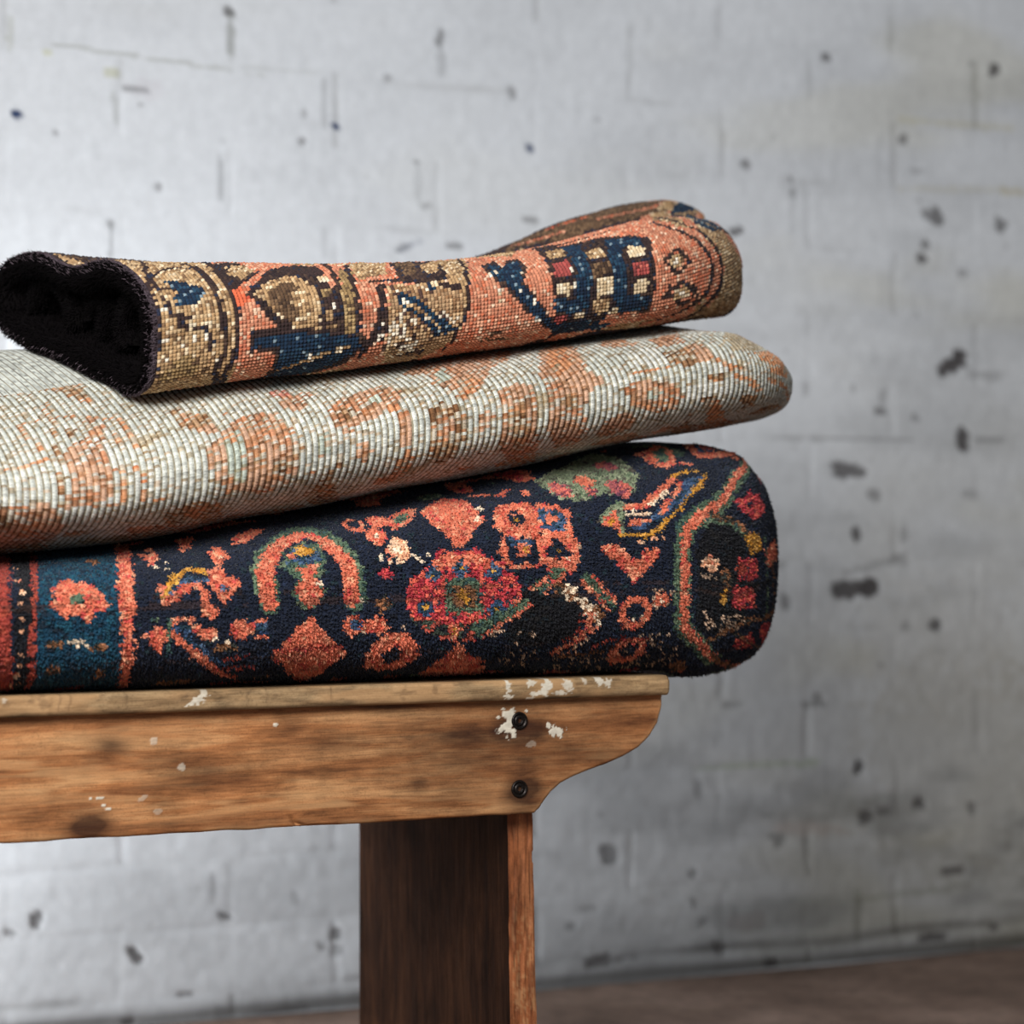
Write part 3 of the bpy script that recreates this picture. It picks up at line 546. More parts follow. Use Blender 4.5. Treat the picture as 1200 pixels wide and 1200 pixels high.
TOP_DESIGN = [
 ('P','t',0,[(.0057,.4005),(.0791,.234),(.0781,.1728),(.0762,.1368),(.0762,.1035),(.0848,.0369),(.0,.0441)]),
 ('S','K',.005,[(.0619,.3915),(.0543,.3285),(.0,.1665),(.0,.1359),(.0,.1134),(.0,.0819)]),
 ('S','K',.0034,[(.0114,.189),(.0286,.2025),(.0457,.2115),(.061,.207),(.0638,.189)]),
 ('S','K',.0034,[(.0114,.189),(.0076,.1692),(.0181,.1683),(.0257,.1629)]),
 ('P','N',0,[(.02,.18),(.04,.1764),(.0429,.1674),(.0543,.1665),(.0534,.1548),(.0429,.1485),(.0381,.1449),(.02,.1458),(.0229,.1566),(.0295,.1602),(.0219,.1674)]),
 ('S','K',.0042,[(.0105,.1566),(.0124,.1422),(.0152,.135),(.0314,.1323)]),
 ('S','K',.005,[(.021,.1278),(.0295,.1224),(.0419,.1206),(.0476,.1197),(.0515,.1098),(.0524,.099)]),
 ('E','c',0,[(.0334,.1242),(.0038,.0032)]),
 ('S','c',.0025,[(.0419,.1242),(.0524,.1242)]),
 ('E','w',0,[(.0067,.1413),(.0024,.0023)]),
 ('E','w',0,[(.0076,.1332),(.0019,.0023)]),
 ('E','w',0,[(.0038,.1143),(.0024,.0022)]),
 ('E','w',0,[(.0095,.1125),(.0024,.0018)]),
 ('E','w',0,[(.0248,.1071),(.0024,.0018)]),
 ('E','w',0,[(.0362,.1116),(.0024,.0023)]),
 ('E','w',0,[(.0476,.1116),(.002,.0023)]),
 ('E','w',0,[(.06,.0891),(.0024,.0022)]),
 ('E','w',0,[(.0019,.0864),(.0024,.0023)]),
 ('E','w',0,[(.0095,.0963),(.0019,.0023)]),
 ('E','o',0,[(.0286,.0855),(.0139,.0108)]),
 ('E','k',0,[(.0391,.0882),(.0043,.0032)]),
 ('E','k',0,[(.0476,.0783),(.0043,.004)]),
 ('E','o',0,[(.0152,.0792),(.0119,.0081)]),
 ('S','K',.0059,[(.061,.2259),(.0658,.1989),(.0638,.1665),(.0638,.1431),(.0648,.1206),(.0667,.0972),(.06,.0792),(.0743,.0387)]),
 ('S','K',.0059,[(.0839,.2331),(.0781,.1818),(.0781,.1557),(.0791,.1341),(.0791,.1071),(.0753,.0882),(.0705,.0729),(.081,.0378)]),
 ('P','s',0,[(.0953,.1701),(.1144,.1818),(.1344,.1881),(.2163,.18),(.2058,.0963),(.1973,.0504),(.1229,.0207),(.0848,.0369),(.0781,.0828),(.081,.1107),(.082,.1359)]),
 ('P','t',0,[(.0934,.2097),(.1124,.2079),(.1163,.1908),(.102,.1728),(.0858,.18)]),
 ('S','K',.0034,[(.0839,.1872),(.1001,.2088),(.1182,.2205)]),
 ('S','K',.0042,[(.0896,.1809),(.0991,.1692),(.1201,.1908)]),
 ('P','r',0,[(.0791,.1584),(.0905,.162),(.0934,.144),(.082,.1359)]),
 ('P','K',0,[(.0915,.1503),(.1105,.1683),(.1353,.1935),(.1649,.207),(.1839,.1953),(.1782,.1557),(.1839,.1314),(.182,.0954),(.1229,.1044),(.1124,.117)]),
 ('P','t',0,[(.101,.1503),(.1172,.1638),(.1401,.1755),(.1553,.1692),(.162,.1548),(.163,.1332),(.162,.1125),(.1525,.1071),(.1344,.1062),(.1296,.1161),(.1163,.126)]),
 ('P','k',0,[(.1115,.1467),(.1277,.1593),(.1439,.1638),(.1468,.1521),(.1363,.1449),(.1353,.1332),(.1429,.1269),(.1401,.1152),(.1315,.1143),(.1172,.1296)]),
 ('P','t',0,[(.1477,.1494),(.1563,.1476),(.1601,.126),(.1591,.1179),(.1468,.1206),(.1401,.1323)]),
 ('E','c',0,[(.1439,.1161),(.0053,.0032)]),
 ('E','t',0,[(.1591,.1062),(.0052,.005)]),
 ('E','t',0,[(.1715,.1179),(.0053,.005)]),
 ('E','t',0,[(.1725,.1053),(.0053,.004)]),
 ('E','c',0,[(.1763,.1629),(.0072,.0063)]),
 ('E','o',0,[(.1725,.1431),(.0067,.0059)]),
 ('E','w',0,[(.1753,.1269),(.0024,.0027)]),
 ('P','K',0,[(.0924,.1116),(.1267,.1107),(.2011,.099),(.2077,.0864),(.1944,.0621),(.1487,.0225),(.122,.0261),(.1172,.0864),(.1163,.0891),(.0924,.0918)]),
 ('P','N',0,[(.0962,.1044),(.1258,.1035),(.1267,.1062),(.2011,.0936),(.2039,.0855),(.1877,.0702),(.1515,.036),(.1258,.0369),(.122,.0855),(.1201,.0927),(.0962,.0954)]),
 ('S','t',.0034,[(.1267,.0639),(.1468,.072),(.1687,.081),(.1934,.0846)]),
 ('E','c',0,[(.182,.0819),(.0048,.0027)]),
 ('E','w',0,[(.1544,.0801),(.0029,.0032)]),
 ('E','w',0,[(.1591,.0738),(.0019,.0032)]),
 ('P','o',0,[(.2011,.1854),(.2144,.1854),(.203,.1359),(.2011,.0972),(.1849,.0972),(.1858,.1332)]),
 ('S','K',.0059,[(.1973,.2142),(.1877,.1584),(.1839,.1278),(.182,.099)]),
 ('S','K',.005,[(.2135,.2007),(.203,.1485),(.2001,.117),(.202,.0927)]),
 ('P','s',0,[(.2211,.2133),(.2783,.2097),(.2573,.1566),(.2297,.1566),(.2192,.1071),(.2087,.0882),(.2049,.1044),(.2049,.1359)]),
 ('P','t',0,[(.2211,.2133),(.263,.2088),(.2449,.1665),(.2106,.1584)]),
 ('P','K',0,[(.2649,.2097),(.3135,.2043),(.3069,.1629),(.2992,.1395),(.2697,.1413),(.2535,.1458),(.2573,.1728)]),
 ('P','k',0,[(.2706,.2097),(.2926,.2079),(.2764,.1611),(.2621,.1575)]),
 ('P','t',0,[(.2878,.1827),(.3126,.198),(.2973,.1539),(.2821,.1539)]),
 ('P','t',0,[(.3135,.2043),(.3478,.2061),(.3173,.1161),(.3154,.0936),(.2992,.0675),(.2706,.0288),(.2354,.0459),(.2297,.09),(.2363,.144),(.2792,.1413),(.3002,.1368)]),
 ('P','m',0,[(.2392,.144),(.3107,.1251),(.3145,.0999),(.304,.0792),(.2897,.0576),(.2735,.0423),(.2468,.0414),(.2392,.0927),(.2325,.1098)]),
 ('S','K',.0059,[(.2249,.1539),(.2554,.1512),(.2783,.1395),(.3097,.1287)]),
 ('S','K',.0076,[(.2306,.1449),(.2258,.1188),(.2239,.1026)]),
 ('E','c',0,[(.283,.1359),(.0052,.0036)]),
 ('E','N',0,[(.2802,.1341),(.0028,.0032)]),
 ('P','N',0,[(.2401,.126),(.2487,.1323),(.2582,.1269),(.2725,.1134),(.2897,.0999),(.304,.0882),(.2935,.0837),(.2821,.0846),(.2735,.0954),(.264,.1044),(.2506,.1143)]),
 ('S','t',.0042,[(.2506,.1224),(.2602,.1152),(.2725,.1053),(.2868,.0918)]),
 ('E','w',0,[(.2506,.1215),(.0034,.0031)]),
 ('E','w',0,[(.2735,.1035),(.0033,.0036)]),
 ('E','w',0,[(.2525,.1152),(.0024,.0023)]),
 ('E','w',0,[(.2344,.0972),(.0024,.0027)]),
 ('E','w',0,[(.242,.0972),(.0029,.0027)]),
 ('E','w',0,[(.2487,.0981),(.0028,.0027)]),
 ('E','w',0,[(.2373,.0909),(.0029,.0023)]),
 ('E','w',0,[(.2478,.09),(.0028,.0027)]),
 ('E','w',0,[(.2544,.0846),(.0028,.0027)]),
 ('E','w',0,[(.2497,.0765),(.0029,.0032)]),
 ('E','w',0,[(.2582,.0738),(.0033,.004)]),
 ('E','w',0,[(.223,.0909),(.0029,.0023)]),
 ('E','w',0,[(.2335,.0855),(.0029,.0027)]),
 ('E','w',0,[(.264,.0792),(.0033,.0032)]),
 ('E','w',0,[(.2278,.1017),(.0029,.0023)]),
 ('E','w',0,[(.244,.1035),(.0028,.0027)]),
 ('E','K',0,[(.2602,.0864),(.0029,.0027)]),
 ('E','K',0,[(.2449,.0792),(.0029,.0027)]),
 ('E','K',0,[(.2306,.0783),(.0029,.0032)]),
 ('E','K',0,[(.2611,.0657),(.0029,.0054)]),
 ('E','K',0,[(.2192,.099),(.0024,.0027)]),
 ('E','K',0,[(.2754,.063),(.0033,.0055)]),
 ('P','s',0,[(.1973,.0504),(.2192,.0909),(.2373,.0612),(.243,.027),(.2058,.0288)]),
 ('P','s',0,[(.3555,.2052),(.4955,.3672),(.4355,.1917),(.4098,.1224),(.4164,.0765),(.4222,.0477),(.3974,.0207),(.3202,.0225),(.3126,.0828),(.3154,.1161)]),
 ('P','t',0,[(.3478,.2061),(.4965,.3699),(.3907,.1782),(.3545,.2052)]),
 ('S','K',.0042,[(.3421,.2061),(.325,.1512),(.3164,.1206),(.3145,.0999),(.3069,.0855),(.3021,.0567)]),
 ('P','K',0,[(.344,.1611),(.364,.1674),(.3669,.1485),(.3783,.1692),(.3926,.1674),(.3898,.1404),(.3793,.1269),(.3879,.1116),(.4088,.0882),(.4241,.0747),(.4203,.0666),(.3945,.0828),(.3745,.1026),(.364,.1143),(.3535,.1251),(.3478,.1368)]),
 ('P','N',0,[(.3507,.1593),(.3621,.1584),(.364,.1467),(.3764,.1611),(.3859,.1611),(.384,.1404),(.3755,.1269),(.3859,.1098),(.405,.0882),(.4164,.0765),(.406,.0774),(.385,.0954),(.3697,.1116),(.3631,.1242),(.3535,.1296),(.3516,.1404)]),
 ('E','w',0,[(.3478,.1395),(.0024,.0036)]),
 ('E','w',0,[(.3555,.1458),(.0024,.0036)]),
 ('E','w',0,[(.3802,.1368),(.0023,.0032)]),
 ('E','w',0,[(.3755,.117),(.0024,.0023)]),
 ('E','w',0,[(.3898,.1053),(.0023,.0023)]),
 ('E','w',0,[(.3507,.1197),(.0024,.0022)]),
 ('S','c',.0034,[(.3497,.1188),(.3507,.1107)]),
 ('E','w',0,[(.3945,.0846),(.0038,.0018)]),
 ('S','k',.0025,[(.3469,.0756),(.3555,.0783)]),
 ('S','k',.0025,[(.3373,.0693),(.3717,.063)]),
 ('P','K',0,[(.426,.2097),(.4927,.1917),(.5489,.1728),(.5289,.1143),(.5279,.0747),(.4708,.0675),(.4212,.0693),(.4107,.1134),(.4136,.1476)]),
 ('P','N',0,[(.4469,.1863),(.465,.1791),(.4546,.1368),(.4536,.1116),(.4527,.0909),(.4384,.0855),(.4117,.0927),(.4136,.1044),(.4365,.1017),(.4384,.1143),(.4412,.1404),(.4431,.162)]),
 ('P','t',0,[(.425,.1791),(.4441,.1809),(.4412,.1584),(.4212,.1593)]),
 ('P','R',0,[(.4193,.1476),(.4374,.1494),(.4355,.1359),(.4307,.1269),(.4145,.1251)]),
 ('E','w',0,[(.4355,.1323),(.0024,.0036)]),
 ('P','c',0,[(.4117,.117),(.4307,.1197),(.4326,.1071),(.4136,.1071)]),
 ('E','w',0,[(.4355,.1152),(.0024,.0018)]),
 ('P','t',0,[(.4612,.1602),(.4793,.162),(.4793,.1449),(.4612,.1422)]),
 ('P','k',0,[(.4565,.1368),(.4784,.1377),(.4774,.1206),(.4565,.1197)]),
 ('P','c',0,[(.4593,.1188),(.4774,.1179),(.4774,.0999),(.4603,.1008)]),
 ('P','t',0,[(.4565,.099),(.4755,.0981),(.4755,.0855),(.465,.081),(.4555,.0855)]),
 ('P','N',0,[(.4927,.1773),(.5251,.1692),(.5232,.1512),(.4965,.153),(.4946,.1287),(.4946,.0981),(.5184,.0945),(.5213,.081),(.4889,.0792),(.4793,.0945),(.4774,.1224),(.4793,.1449)]),
 ('P','c',0,[(.5041,.1539),(.5232,.1512),(.5213,.1377),(.5013,.1368)]),
 ('P','R',0,[(.5013,.1305),(.5213,.1305),(.5203,.1143),(.5022,.1143)]),
 ('P','c',0,[(.5003,.1098),(.5184,.1098),(.5184,.0963),(.5022,.0972)]),
 ('E','R',0,[(.4231,.081),(.0081,.0059)]),
 ('E','c',0,[(.4431,.0828),(.0057,.0054)]),
 ('E','c',0,[(.4803,.081),(.0062,.0045)]),
 ('E','N',0,[(.4736,.0639),(.011,.0108)]),
 ('P','N',0,[(.4079,.0783),(.4574,.0756),(.466,.0567),(.4288,.0531)]),
 ('P','s',0,[(.5441,.18),(.5689,.1926),(.6089,.1548),(.6185,.1152),(.6194,.0882),(.5985,.0747),(.567,.0603),(.5022,.0621),(.4708,.0675),(.4774,.0792),(.5232,.0765),(.527,.1062),(.5289,.1341)]),
 ('P','s',0,[(.4488,.2169),(.5089,.2214),(.568,.2178),(.5737,.1899),(.5441,.1584),(.5184,.1764),(.4898,.1863),(.4469,.1863)]),
 ('S','K',.0034,[(.4231,.2016),(.4555,.1935),(.4965,.1989),(.5098,.2025)]),
 ('S','K',.0042,[(.5394,.1251),(.5613,.135),(.5756,.117),(.5556,.1089),(.5394,.1251)]),
 ('E','t',0,[(.5565,.1215),(.01,.0072)]),
 ('E','w',0,[(.5556,.1215),(.0048,.0027)]),
 ('S','K',.0042,[(.5441,.0918),(.5622,.0999),(.5842,.0837),(.567,.0747),(.5441,.0918)]),
 ('E','t',0,[(.5622,.0882),(.0114,.0067)]),
 ('E','w',0,[(.5613,.0882),(.0048,.0027)]),
 ('S','K',.0034,[(.5375,.0873),(.5479,.099)]),
 ('S','K',.0034,[(.5803,.0963),(.587,.0774)]),
 ('P','t',0,[(.6575,.2961),(.7157,.2322),(.6814,.1413),(.6833,.1134),(.7052,.0774),(.709,.0495),(.6823,.0153),(.5946,.0153),(.5832,.0153),(.6108,.0432),(.6251,.0702),(.6385,.0927),(.6328,.1179),(.6166,.153)]),
 ('S','K',.0059,[(.6375,.3123),(.5832,.2142),(.5985,.1818),(.6175,.1494),(.627,.1215),(.6328,.0981),(.6299,.081),(.6127,.0693),(.5946,.0387),(.5737,.0153)]),
 ('S','K',.0059,[(.5613,.1962),(.5784,.1674),(.5975,.1413),(.6089,.117),(.6127,.0963),(.6042,.081),(.5803,.0684),(.5479,.0549)]),
 ('S','s',.0034,[(.6051,.18),(.6156,.1341),(.6242,.1026),(.6166,.0819),(.5899,.0657)]),
 ('P','k',0,[(.3526,.2061),(.5079,.414),(.5527,.3969),(.6042,.369),(.668,.3231),(.7195,.2619),(.7128,.2439),(.6547,.2943),(.5794,.3366),(.5232,.3663),(.4879,.3762)]),
 ('S','s',.005,[(.4936,.3879),(.546,.3672)]),
 ('S','r',.0025,[(.5394,.3951),(.5899,.3717)]),
 ('S','s',.0034,[(.5908,.3528),(.6985,.2745)]),
 ('P','t',0,[(.6709,.288),(.7052,.2745),(.7347,.2385),(.6995,.252)]),
 ('P','N',0,[(.6899,.2601),(.73,.2466),(.7605,.1935),(.6804,.1737),(.6852,.144),(.6461,.1476),(.6232,.1746)]),
 ('S','t',.0021,[(.7443,.2196),(.7862,.153),(.6842,.1638)]),
 ('S','t',.0021,[(.6947,.2502),(.7843,.1557)]),
 ('S','t',.0021,[(.669,.2826),(.6347,.1872),(.6747,.1386)]),
 ('P','K',0,[(.4012,.0126),(.4774,.0531),(.5727,.0171),(.6366,.0396),(.6089,.0153),(.5003,.009),(.4012,.0117)]),
]
WALL_CHIPS = [(1.2513, 0.882, 0.0272, 0.0128, 0.35, 0.95), (1.2623, 0.8925, 0.0128, 0.0141, 0, 0.95), (1.2702, 0.7706, 0.0128, 0.0206, 0, 0.9), (1.0583, 0.7215, 0.0329, 0.0107, -0.1, 0.8), (1.0613, 0.5483, 0.0282, 0.0138, 0, 0.9), (1.0977, 0.5479, 0.0189, 0.0139, 0.2, 0.95), (1.2198, 0.4915, 0.012, 0.0083, 0, 0.8), (1.0779, 0.6273, 0.0102, 0.0113, 0.4, 0.8), (1.1206, 0.8104, 0.0111, 0.0076, 0, 0.6), (1.1252, 0.832, 0.0071, 0.0152, 0, 0.3), (1.2198, 1.1022, 0.0144, 0.0141, 0, 0.75), (1.2026, 1.1077, 0.0072, 0.0077, 0, 0.6), (1.3389, 1.0953, 0.0138, 0.0142, 0, 0.7), (1.1964, 1.0398, 0.0119, 0.0089, 0, 0.8), (1.201, 1.0604, 0.0096, 0.0076, 0, 0.6), (0.8691, 1.0648, 0.0123, 0.0055, 0.2, 0.8), (1.0222, 1.3258, 0.0078, 0.0075, 0, 0.7), (1.3293, 1.3315, 0.0113, 0.0103, 0, 0.85), (1.1606, 1.216, 0.0095, 0.0089, 0, 0.6), (0.8836, 1.1614, 0.0085, 0.0061, 0, 0.6), (0.5066, 1.2365, 0.0088, 0.0117, 0, 0.45), (0.5331, 1.064, 0.0147, 0.0053, 0, 0.5), (0.9656, 1.1266, 0.007, 0.0099, 0, 0.4), (0.9626, 1.145, 0.0062, 0.0062, 0, 0.5), (1.2718, 1.0213, 0.0112, 0.0058, 0, 0.4), (1.2877, 1.3374, 0.008, 0.0064, 0, 0.35), (1.1855, 1.1705, 0.0127, 0.0038, 0, 0.3), (-0.042, 1.2028, 0.0178, 0.0055, 0, 0.45), (-0.034, 1.1836, 0.0055, 0.0044, 0, 0.4), (-0.0096, 1.0797, 0.0055, 0.005, 0, 0.5), (0.192, 1.1519, 0.0064, 0.0051, 0, 0.55), (0.3164, 1.2436, 0.0086, 0.0057, 0, 0.4), (0.1956, 1.1883, 0.0049, 0.0068, 0, 0.4), (-0.1477, 1.1401, 0.0047, 0.0038, 0, 0.4), (0.3929, 1.3037, 0.0051, 0.0151, -0.1, 0.5), (0.0869, 1.3157, 0.0077, 0.0089, 0, 0.65), (0.3736, 1.0745, 0.0087, 0.0046, 0.3, 0.4), (0.3417, 1.0176, 0.0187, 0.004, 0.4, 0.45), (0.4188, 1.0234, 0.0131, 0.0052, 0, 0.55), (-0.0742, 1.0292, 0.0055, 0.0076, 0, 0.45), (0.3608, 1.1338, 0.0065, 0.004, 0, 0.4), (0.6385, 1.2101, 0.0067, 0.0036, 0, 0.3), (-0.1745, 0.1458, 0.0074, 0.0118, -0.2, 0.8), (-0.042, 0.0919, 0.0082, 0.0131, 0.45, 0.85), (-0.2088, 0.1321, 0.0094, 0.0048, -0.4, 0.5), (0.0833, 0.1327, 0.0125, 0.0045, -0.4, 0.65), (0.24, 0.0994, 0.0092, 0.008, 0, 0.7), (0.2202, 0.0826, 0.0078, 0.0079, 0, 0.45), (0.2413, 0.0765, 0.0099, 0.008, 0, 0.4), (0.0655, 0.1661, 0.0042, 0.02, 0, 0.25), (0.1834, 0.1473, 0.0085, 0.0124, 0, 0.25), (0.0301, 0.0367, 0.0138, 0.005, 0, 0.55), (0.1615, 0.0014, 0.0422, 0.0056, 0.05, 0.6), (0.0774, 0.004, 0.0097, 0.0167, 0, 0.3), (-0.0512, 0.0061, 0.0096, 0.0066, 0, 0.8), (0.6563, 0.1788, 0.0142, 0.0144, 0, 0.6), (0.796, 0.1465, 0.0091, 0.0109, 0, 0.5), (1.0825, 0.2864, 0.011, 0.0113, 0, 0.85), (1.1886, 0.2272, 0.0103, 0.0115, 0, 0.75), (1.0931, 0.2117, 0.0126, 0.0101, 0, 0.7), (1.1237, 0.219, 0.0126, 0.0063, 0, 0.5), (1.2877, 0.2134, 0.0097, 0.009, 0, 0.5), (0.6412, 0.0316, 0.0209, 0.0096, 0, 0.75), (0.6728, 0.0328, 0.03, 0.0036, 0, 0.5), (0.9435, 0.1846, 0.0093, 0.0087, 0, 0.4), (0.9288, 0.0063, 0.0116, 0.0074, 0, 0.8), (0.9361, 0.1912, 0.0155, 0.0049, 0, 0.35), (1.2167, 0.0253, 0.0319, 0.0064, 0.05, 0.8), (1.2528, 0.1228, 0.0192, 0.0077, 0, 0.65), (1.3277, 0.0304, 0.0113, 0.0058, 0, 0.7), (0.8417, 0.0349, 0.0122, 0.0086, 0, 0.6), (0.806, 0.2653, 0.0076, 0.0146, 0, 0.35), (0.9215, 0.2229, 0.0123, 0.0037, 0, 0.35), (0.7975, 0.1014, 0.0076, 0.0085, 0, 0.4), (0.8131, 0.076, 0.0122, 0.0055, 0.4, 0.45), (0.5977, 0.0848, 0.0089, 0.0071, 0, 0.4), (0.6248, 0.1068, 0.0149, 0.0036, 0, 0.3), (0.9538, 0.5311, 0.0085, 0.0136, 0, 0.5), (0.9391, 0.5845, 0.0155, 0.0056, 0, 0.35), (1.1468, 0.5916, 0.019, 0.0076, 0.5, 0.4), (1.1622, 0.6296, 0.0063, 0.0165, 0, 0.3), (1.1545, 0.5852, 0.0159, 0.0063, 0, 0.3), (1.1668, 0.4899, 0.0095, 0.0089, 0, 0.35), (1.1084, 0.6865, 0.011, 0.0088, 0, 0.5), (1.2877, 0.6872, 0.0193, 0.0064, 0, 0.3), (1.0027, 0.3808, 0.0234, 0.005, 0, 0.4), (0.8633, 0.3852, 0.023, 0.0049, 0, 0.35), (1.0057, 0.3869, 0.0109, 0.01, 0, 0.45), (1.3196, 0.8682, 0.0323, 0.0078, 0, 0.3), (1.3196, 0.7713, 0.0323, 0.0052, 0, 0.35), (1.0704, 0.8434, 0.0063, 0.0075, 0, 0.3), (1.1855, 0.8014, 0.0095, 0.0064, 0, 0.4), (0.973, 0.7668, 0.0621, 0.0025, 0, 0.3), (1.0855, 0.7682, 0.0944, 0.0031, 0, 0.4), (1.0931, 0.5794, 0.0472, 0.0063, 0.2, 0.3), (0.9878, 0.8416, 0.0062, 0.01, 0, 0.3)]
WALL_BLUE = [(-0.1978, 1.1615, 0.0067, 0.0054, 0, 1.0), (0.24, 1.1743, 0.0071, 0.0062, 0, 1.0), (0.5318, 1.1629, 0.0066, 0.0059, 0, 0.8), (0.3481, 1.0201, 0.0216, 0.0046, 0.4, 0.25)]
WALL_STAINS = [(0.8923, 0.2957, 0.1, 0.0043, 0.02, 0.45, (0.62, 0.72, 0.5)), (0.9878, 0.2942, 0.0233, 0.0056, 0, 0.4, (0.55, 0.68, 0.4)), (1.3036, 1.2444, 0.0725, 0.0052, 0, 0.4, (0.85, 0.78, 0.55)), (1.1855, 1.2443, 0.0398, 0.0051, 0, 0.4, (0.85, 0.78, 0.5)), (1.256, 1.1464, 0.1283, 0.0045, 0.05, 0.35, (0.85, 0.78, 0.58)), (1.368, 1.1486, 0.0325, 0.0065, 0, 0.5, (0.75, 0.65, 0.4)), (-0.0742, 1.2223, 0.0109, 0.0065, 0, 0.6, (0.7, 0.68, 0.45)), (-0.1589, 1.2408, 0.0067, 0.0043, 0, 0.6, (0.8, 0.78, 0.5)), (0.9804, 0.2013, 0.0699, 0.0099, -0.1, 0.4, (0.85, 0.68, 0.62)), (0.8923, 0.0705, 0.0385, 0.016, 0, 0.25, (0.8, 0.66, 0.6)), (-0.0282, 1.2038, 0.0274, 0.0143, 0, 0.3, (0.85, 0.78, 0.8)), (1.2639, 0.8797, 0.0482, 0.0257, 0, 0.15, (0.6, 0.6, 0.6)), (1.2245, 0.4569, 0.1598, 0.1023, 0, 0.12, (0.7, 0.62, 0.5)), (1.256, 0.2765, 0.1764, 0.1668, 0, 0.22, (0.6, 0.55, 0.45)), (1.0704, 0.096, 0.3297, 0.0754, 0, 0.18, (0.55, 0.53, 0.48)), (-0.2066, 1.2606, 0.0054, 0.0322, 0, 0.4, (0.6, 0.6, 0.5)), (0.075, 1.1, 0.0042, 0.0323, 0, 0.6, (0.5, 0.5, 0.5)), (0.0893, 1.2791, 0.0063, 0.0401, 0, 0.65, (0.4, 0.4, 0.36)), (0.3955, 1.2888, 0.0065, 0.0359, 0, 0.5, (0.5, 0.5, 0.5)), (-0.0397, 1.2457, 0.1507, 0.0022, -0.06, 0.6, (0.55, 0.55, 0.48)), (-0.0742, 1.0096, 0.0048, 0.024, 0, 0.65, (0.4, 0.4, 0.4)), (0.2227, 1.2026, 0.005, 0.034, 0, 0.45, (0.55, 0.55, 0.55)), (-0.0684, 1.1791, 0.0048, 0.0273, 0.1, 0.4, (0.6, 0.6, 0.55)), (0.3608, 1.105, 0.0058, 0.0346, 0, 0.4, (0.6, 0.6, 0.6)), (0.2227, 1.0178, 0.0043, 0.0227, 0, 0.3, (0.6, 0.6, 0.6)), (0.1493, 1.2447, 0.0772, 0.0022, 0, 0.35, (0.65, 0.65, 0.6)), (0.9923, 1.2899, 0.0062, 0.0373, 0, 0.35, (0.6, 0.6, 0.58)), (1.2925, 1.2991, 0.0072, 0.0451, 0, 0.45, (0.55, 0.55, 0.5)), (1.136, 1.3701, 0.0071, 0.038, 0, 0.35, (0.6, 0.6, 0.55)), (0.9626, 1.1078, 0.0062, 0.0434, 0, 0.3, (0.6, 0.6, 0.6)), (1.116, 1.179, 0.0063, 0.0379, 0, 0.25, (0.6, 0.6, 0.6)), (0.6908, 1.3097, 0.0053, 0.042, 0, 0.25, (0.65, 0.65, 0.62)), (0.8346, 1.3516, 0.0061, 0.0367, 0, 0.2, (0.6, 0.6, 0.6)), (1.0779, 0.0767, 0.0079, 0.0377, 0, 0.5, (0.5, 0.5, 0.45)), (1.1777, 0.0942, 0.1113, 0.0057, 0.05, 0.4, (0.5, 0.5, 0.4))]
APRON_END = ([-1.3, 0.01701, 0.02552, 0.03123, 0.03694, 0.04455, 0.05506, 0.06947, 0.08588, 0.10729, 0.1268, 0.14361, 0.15642, 0.16543, 0.16984, 0.17085], [0.3635, 0.3635, 0.3637, 0.3685, 0.3757, 0.3838, 0.3917, 0.3978, 0.403, 0.4088, 0.4157, 0.4236, 0.4342, 0.4467, 0.4603, 0.4723])
APRON_PAINT = [(-0.0019, 0.4534, 0.0045, 0.0143, -0.2, 1.0), (-0.0056, 0.461, 0.004, 0.0059, 0.6, 1.0), (-0.0084, 0.4495, 0.008, 0.0034, 0.5, 1.0), (0.0009, 0.4441, 0.0035, 0.005, 0, 1.0), (0.0474, 0.4441, 0.007, 0.0063, 0.2, 1.0), (0.0531, 0.4422, 0.006, 0.0055, 0, 1.0), (0.0407, 0.4486, 0.0045, 0.0038, 0, 1.0)]
APRON_SPECKS = [(-0.249, 0.4604, 0.003, 0.0025, 0, 1.0), (-0.3694, 0.4498, 0.004, 0.0038, 0, 0.5), (-0.3421, 0.4245, 0.0045, 0.0038, 0, 0.5), (-0.4126, 0.3896, 0.003, 0.0017, 0, 1.0), (-0.4175, 0.3929, 0.0025, 0.0013, 0, 1.0), (-0.4207, 0.4, 0.005, 0.0013, 0, 1.0), (-0.4296, 0.3997, 0.002, 0.0017, 0, 1.0), (-0.015, 0.4588, 0.002, 0.0017, 0, 1.0), (0.016, 0.4645, 0.002, 0.0013, 0, 1.0), (-0.0094, 0.467, 0.0025, 0.0013, 0, 1.0), (0.0217, 0.4317, 0.007, 0.0034, 0, 0.25), (-0.3792, 0.3981, 0.006, 0.0025, 0.5, 0.35), (-0.3652, 0.3849, 0.005, 0.0029, 0, 0.3)]
APRON_SOIL = [(-0.028, 0.4269, 0.13, 0.05, 0.42), (0.0955, 0.4475, 0.05, 0.03, 0.22), (0.0047, 0.4423, 0.045, 0.022, 0.75), (-0.0512, 0.4403, 0.05, 0.018, 0.6), (0.0113, 0.3878, 0.024, 0.022, 0.9), (-0.1015, 0.3971, 0.02, 0.012, 0.5), (0.0094, 0.4171, 0.03, 0.03, 0.55), (0.0762, 0.4228, 0.05, 0.02, 0.35), (-0.4304, 0.3758, 0.022, 0.014, 0.75), (-0.4102, 0.446, 0.02, 0.012, 0.45), (-0.1908, 0.4415, 0.05, 0.012, 0.4), (-0.2344, 0.4551, 0.02, 0.01, 0.4), (-0.3153, 0.4186, 0.04, 0.012, 0.4), (-0.0094, 0.457, 0.012, 0.012, 0.4)]
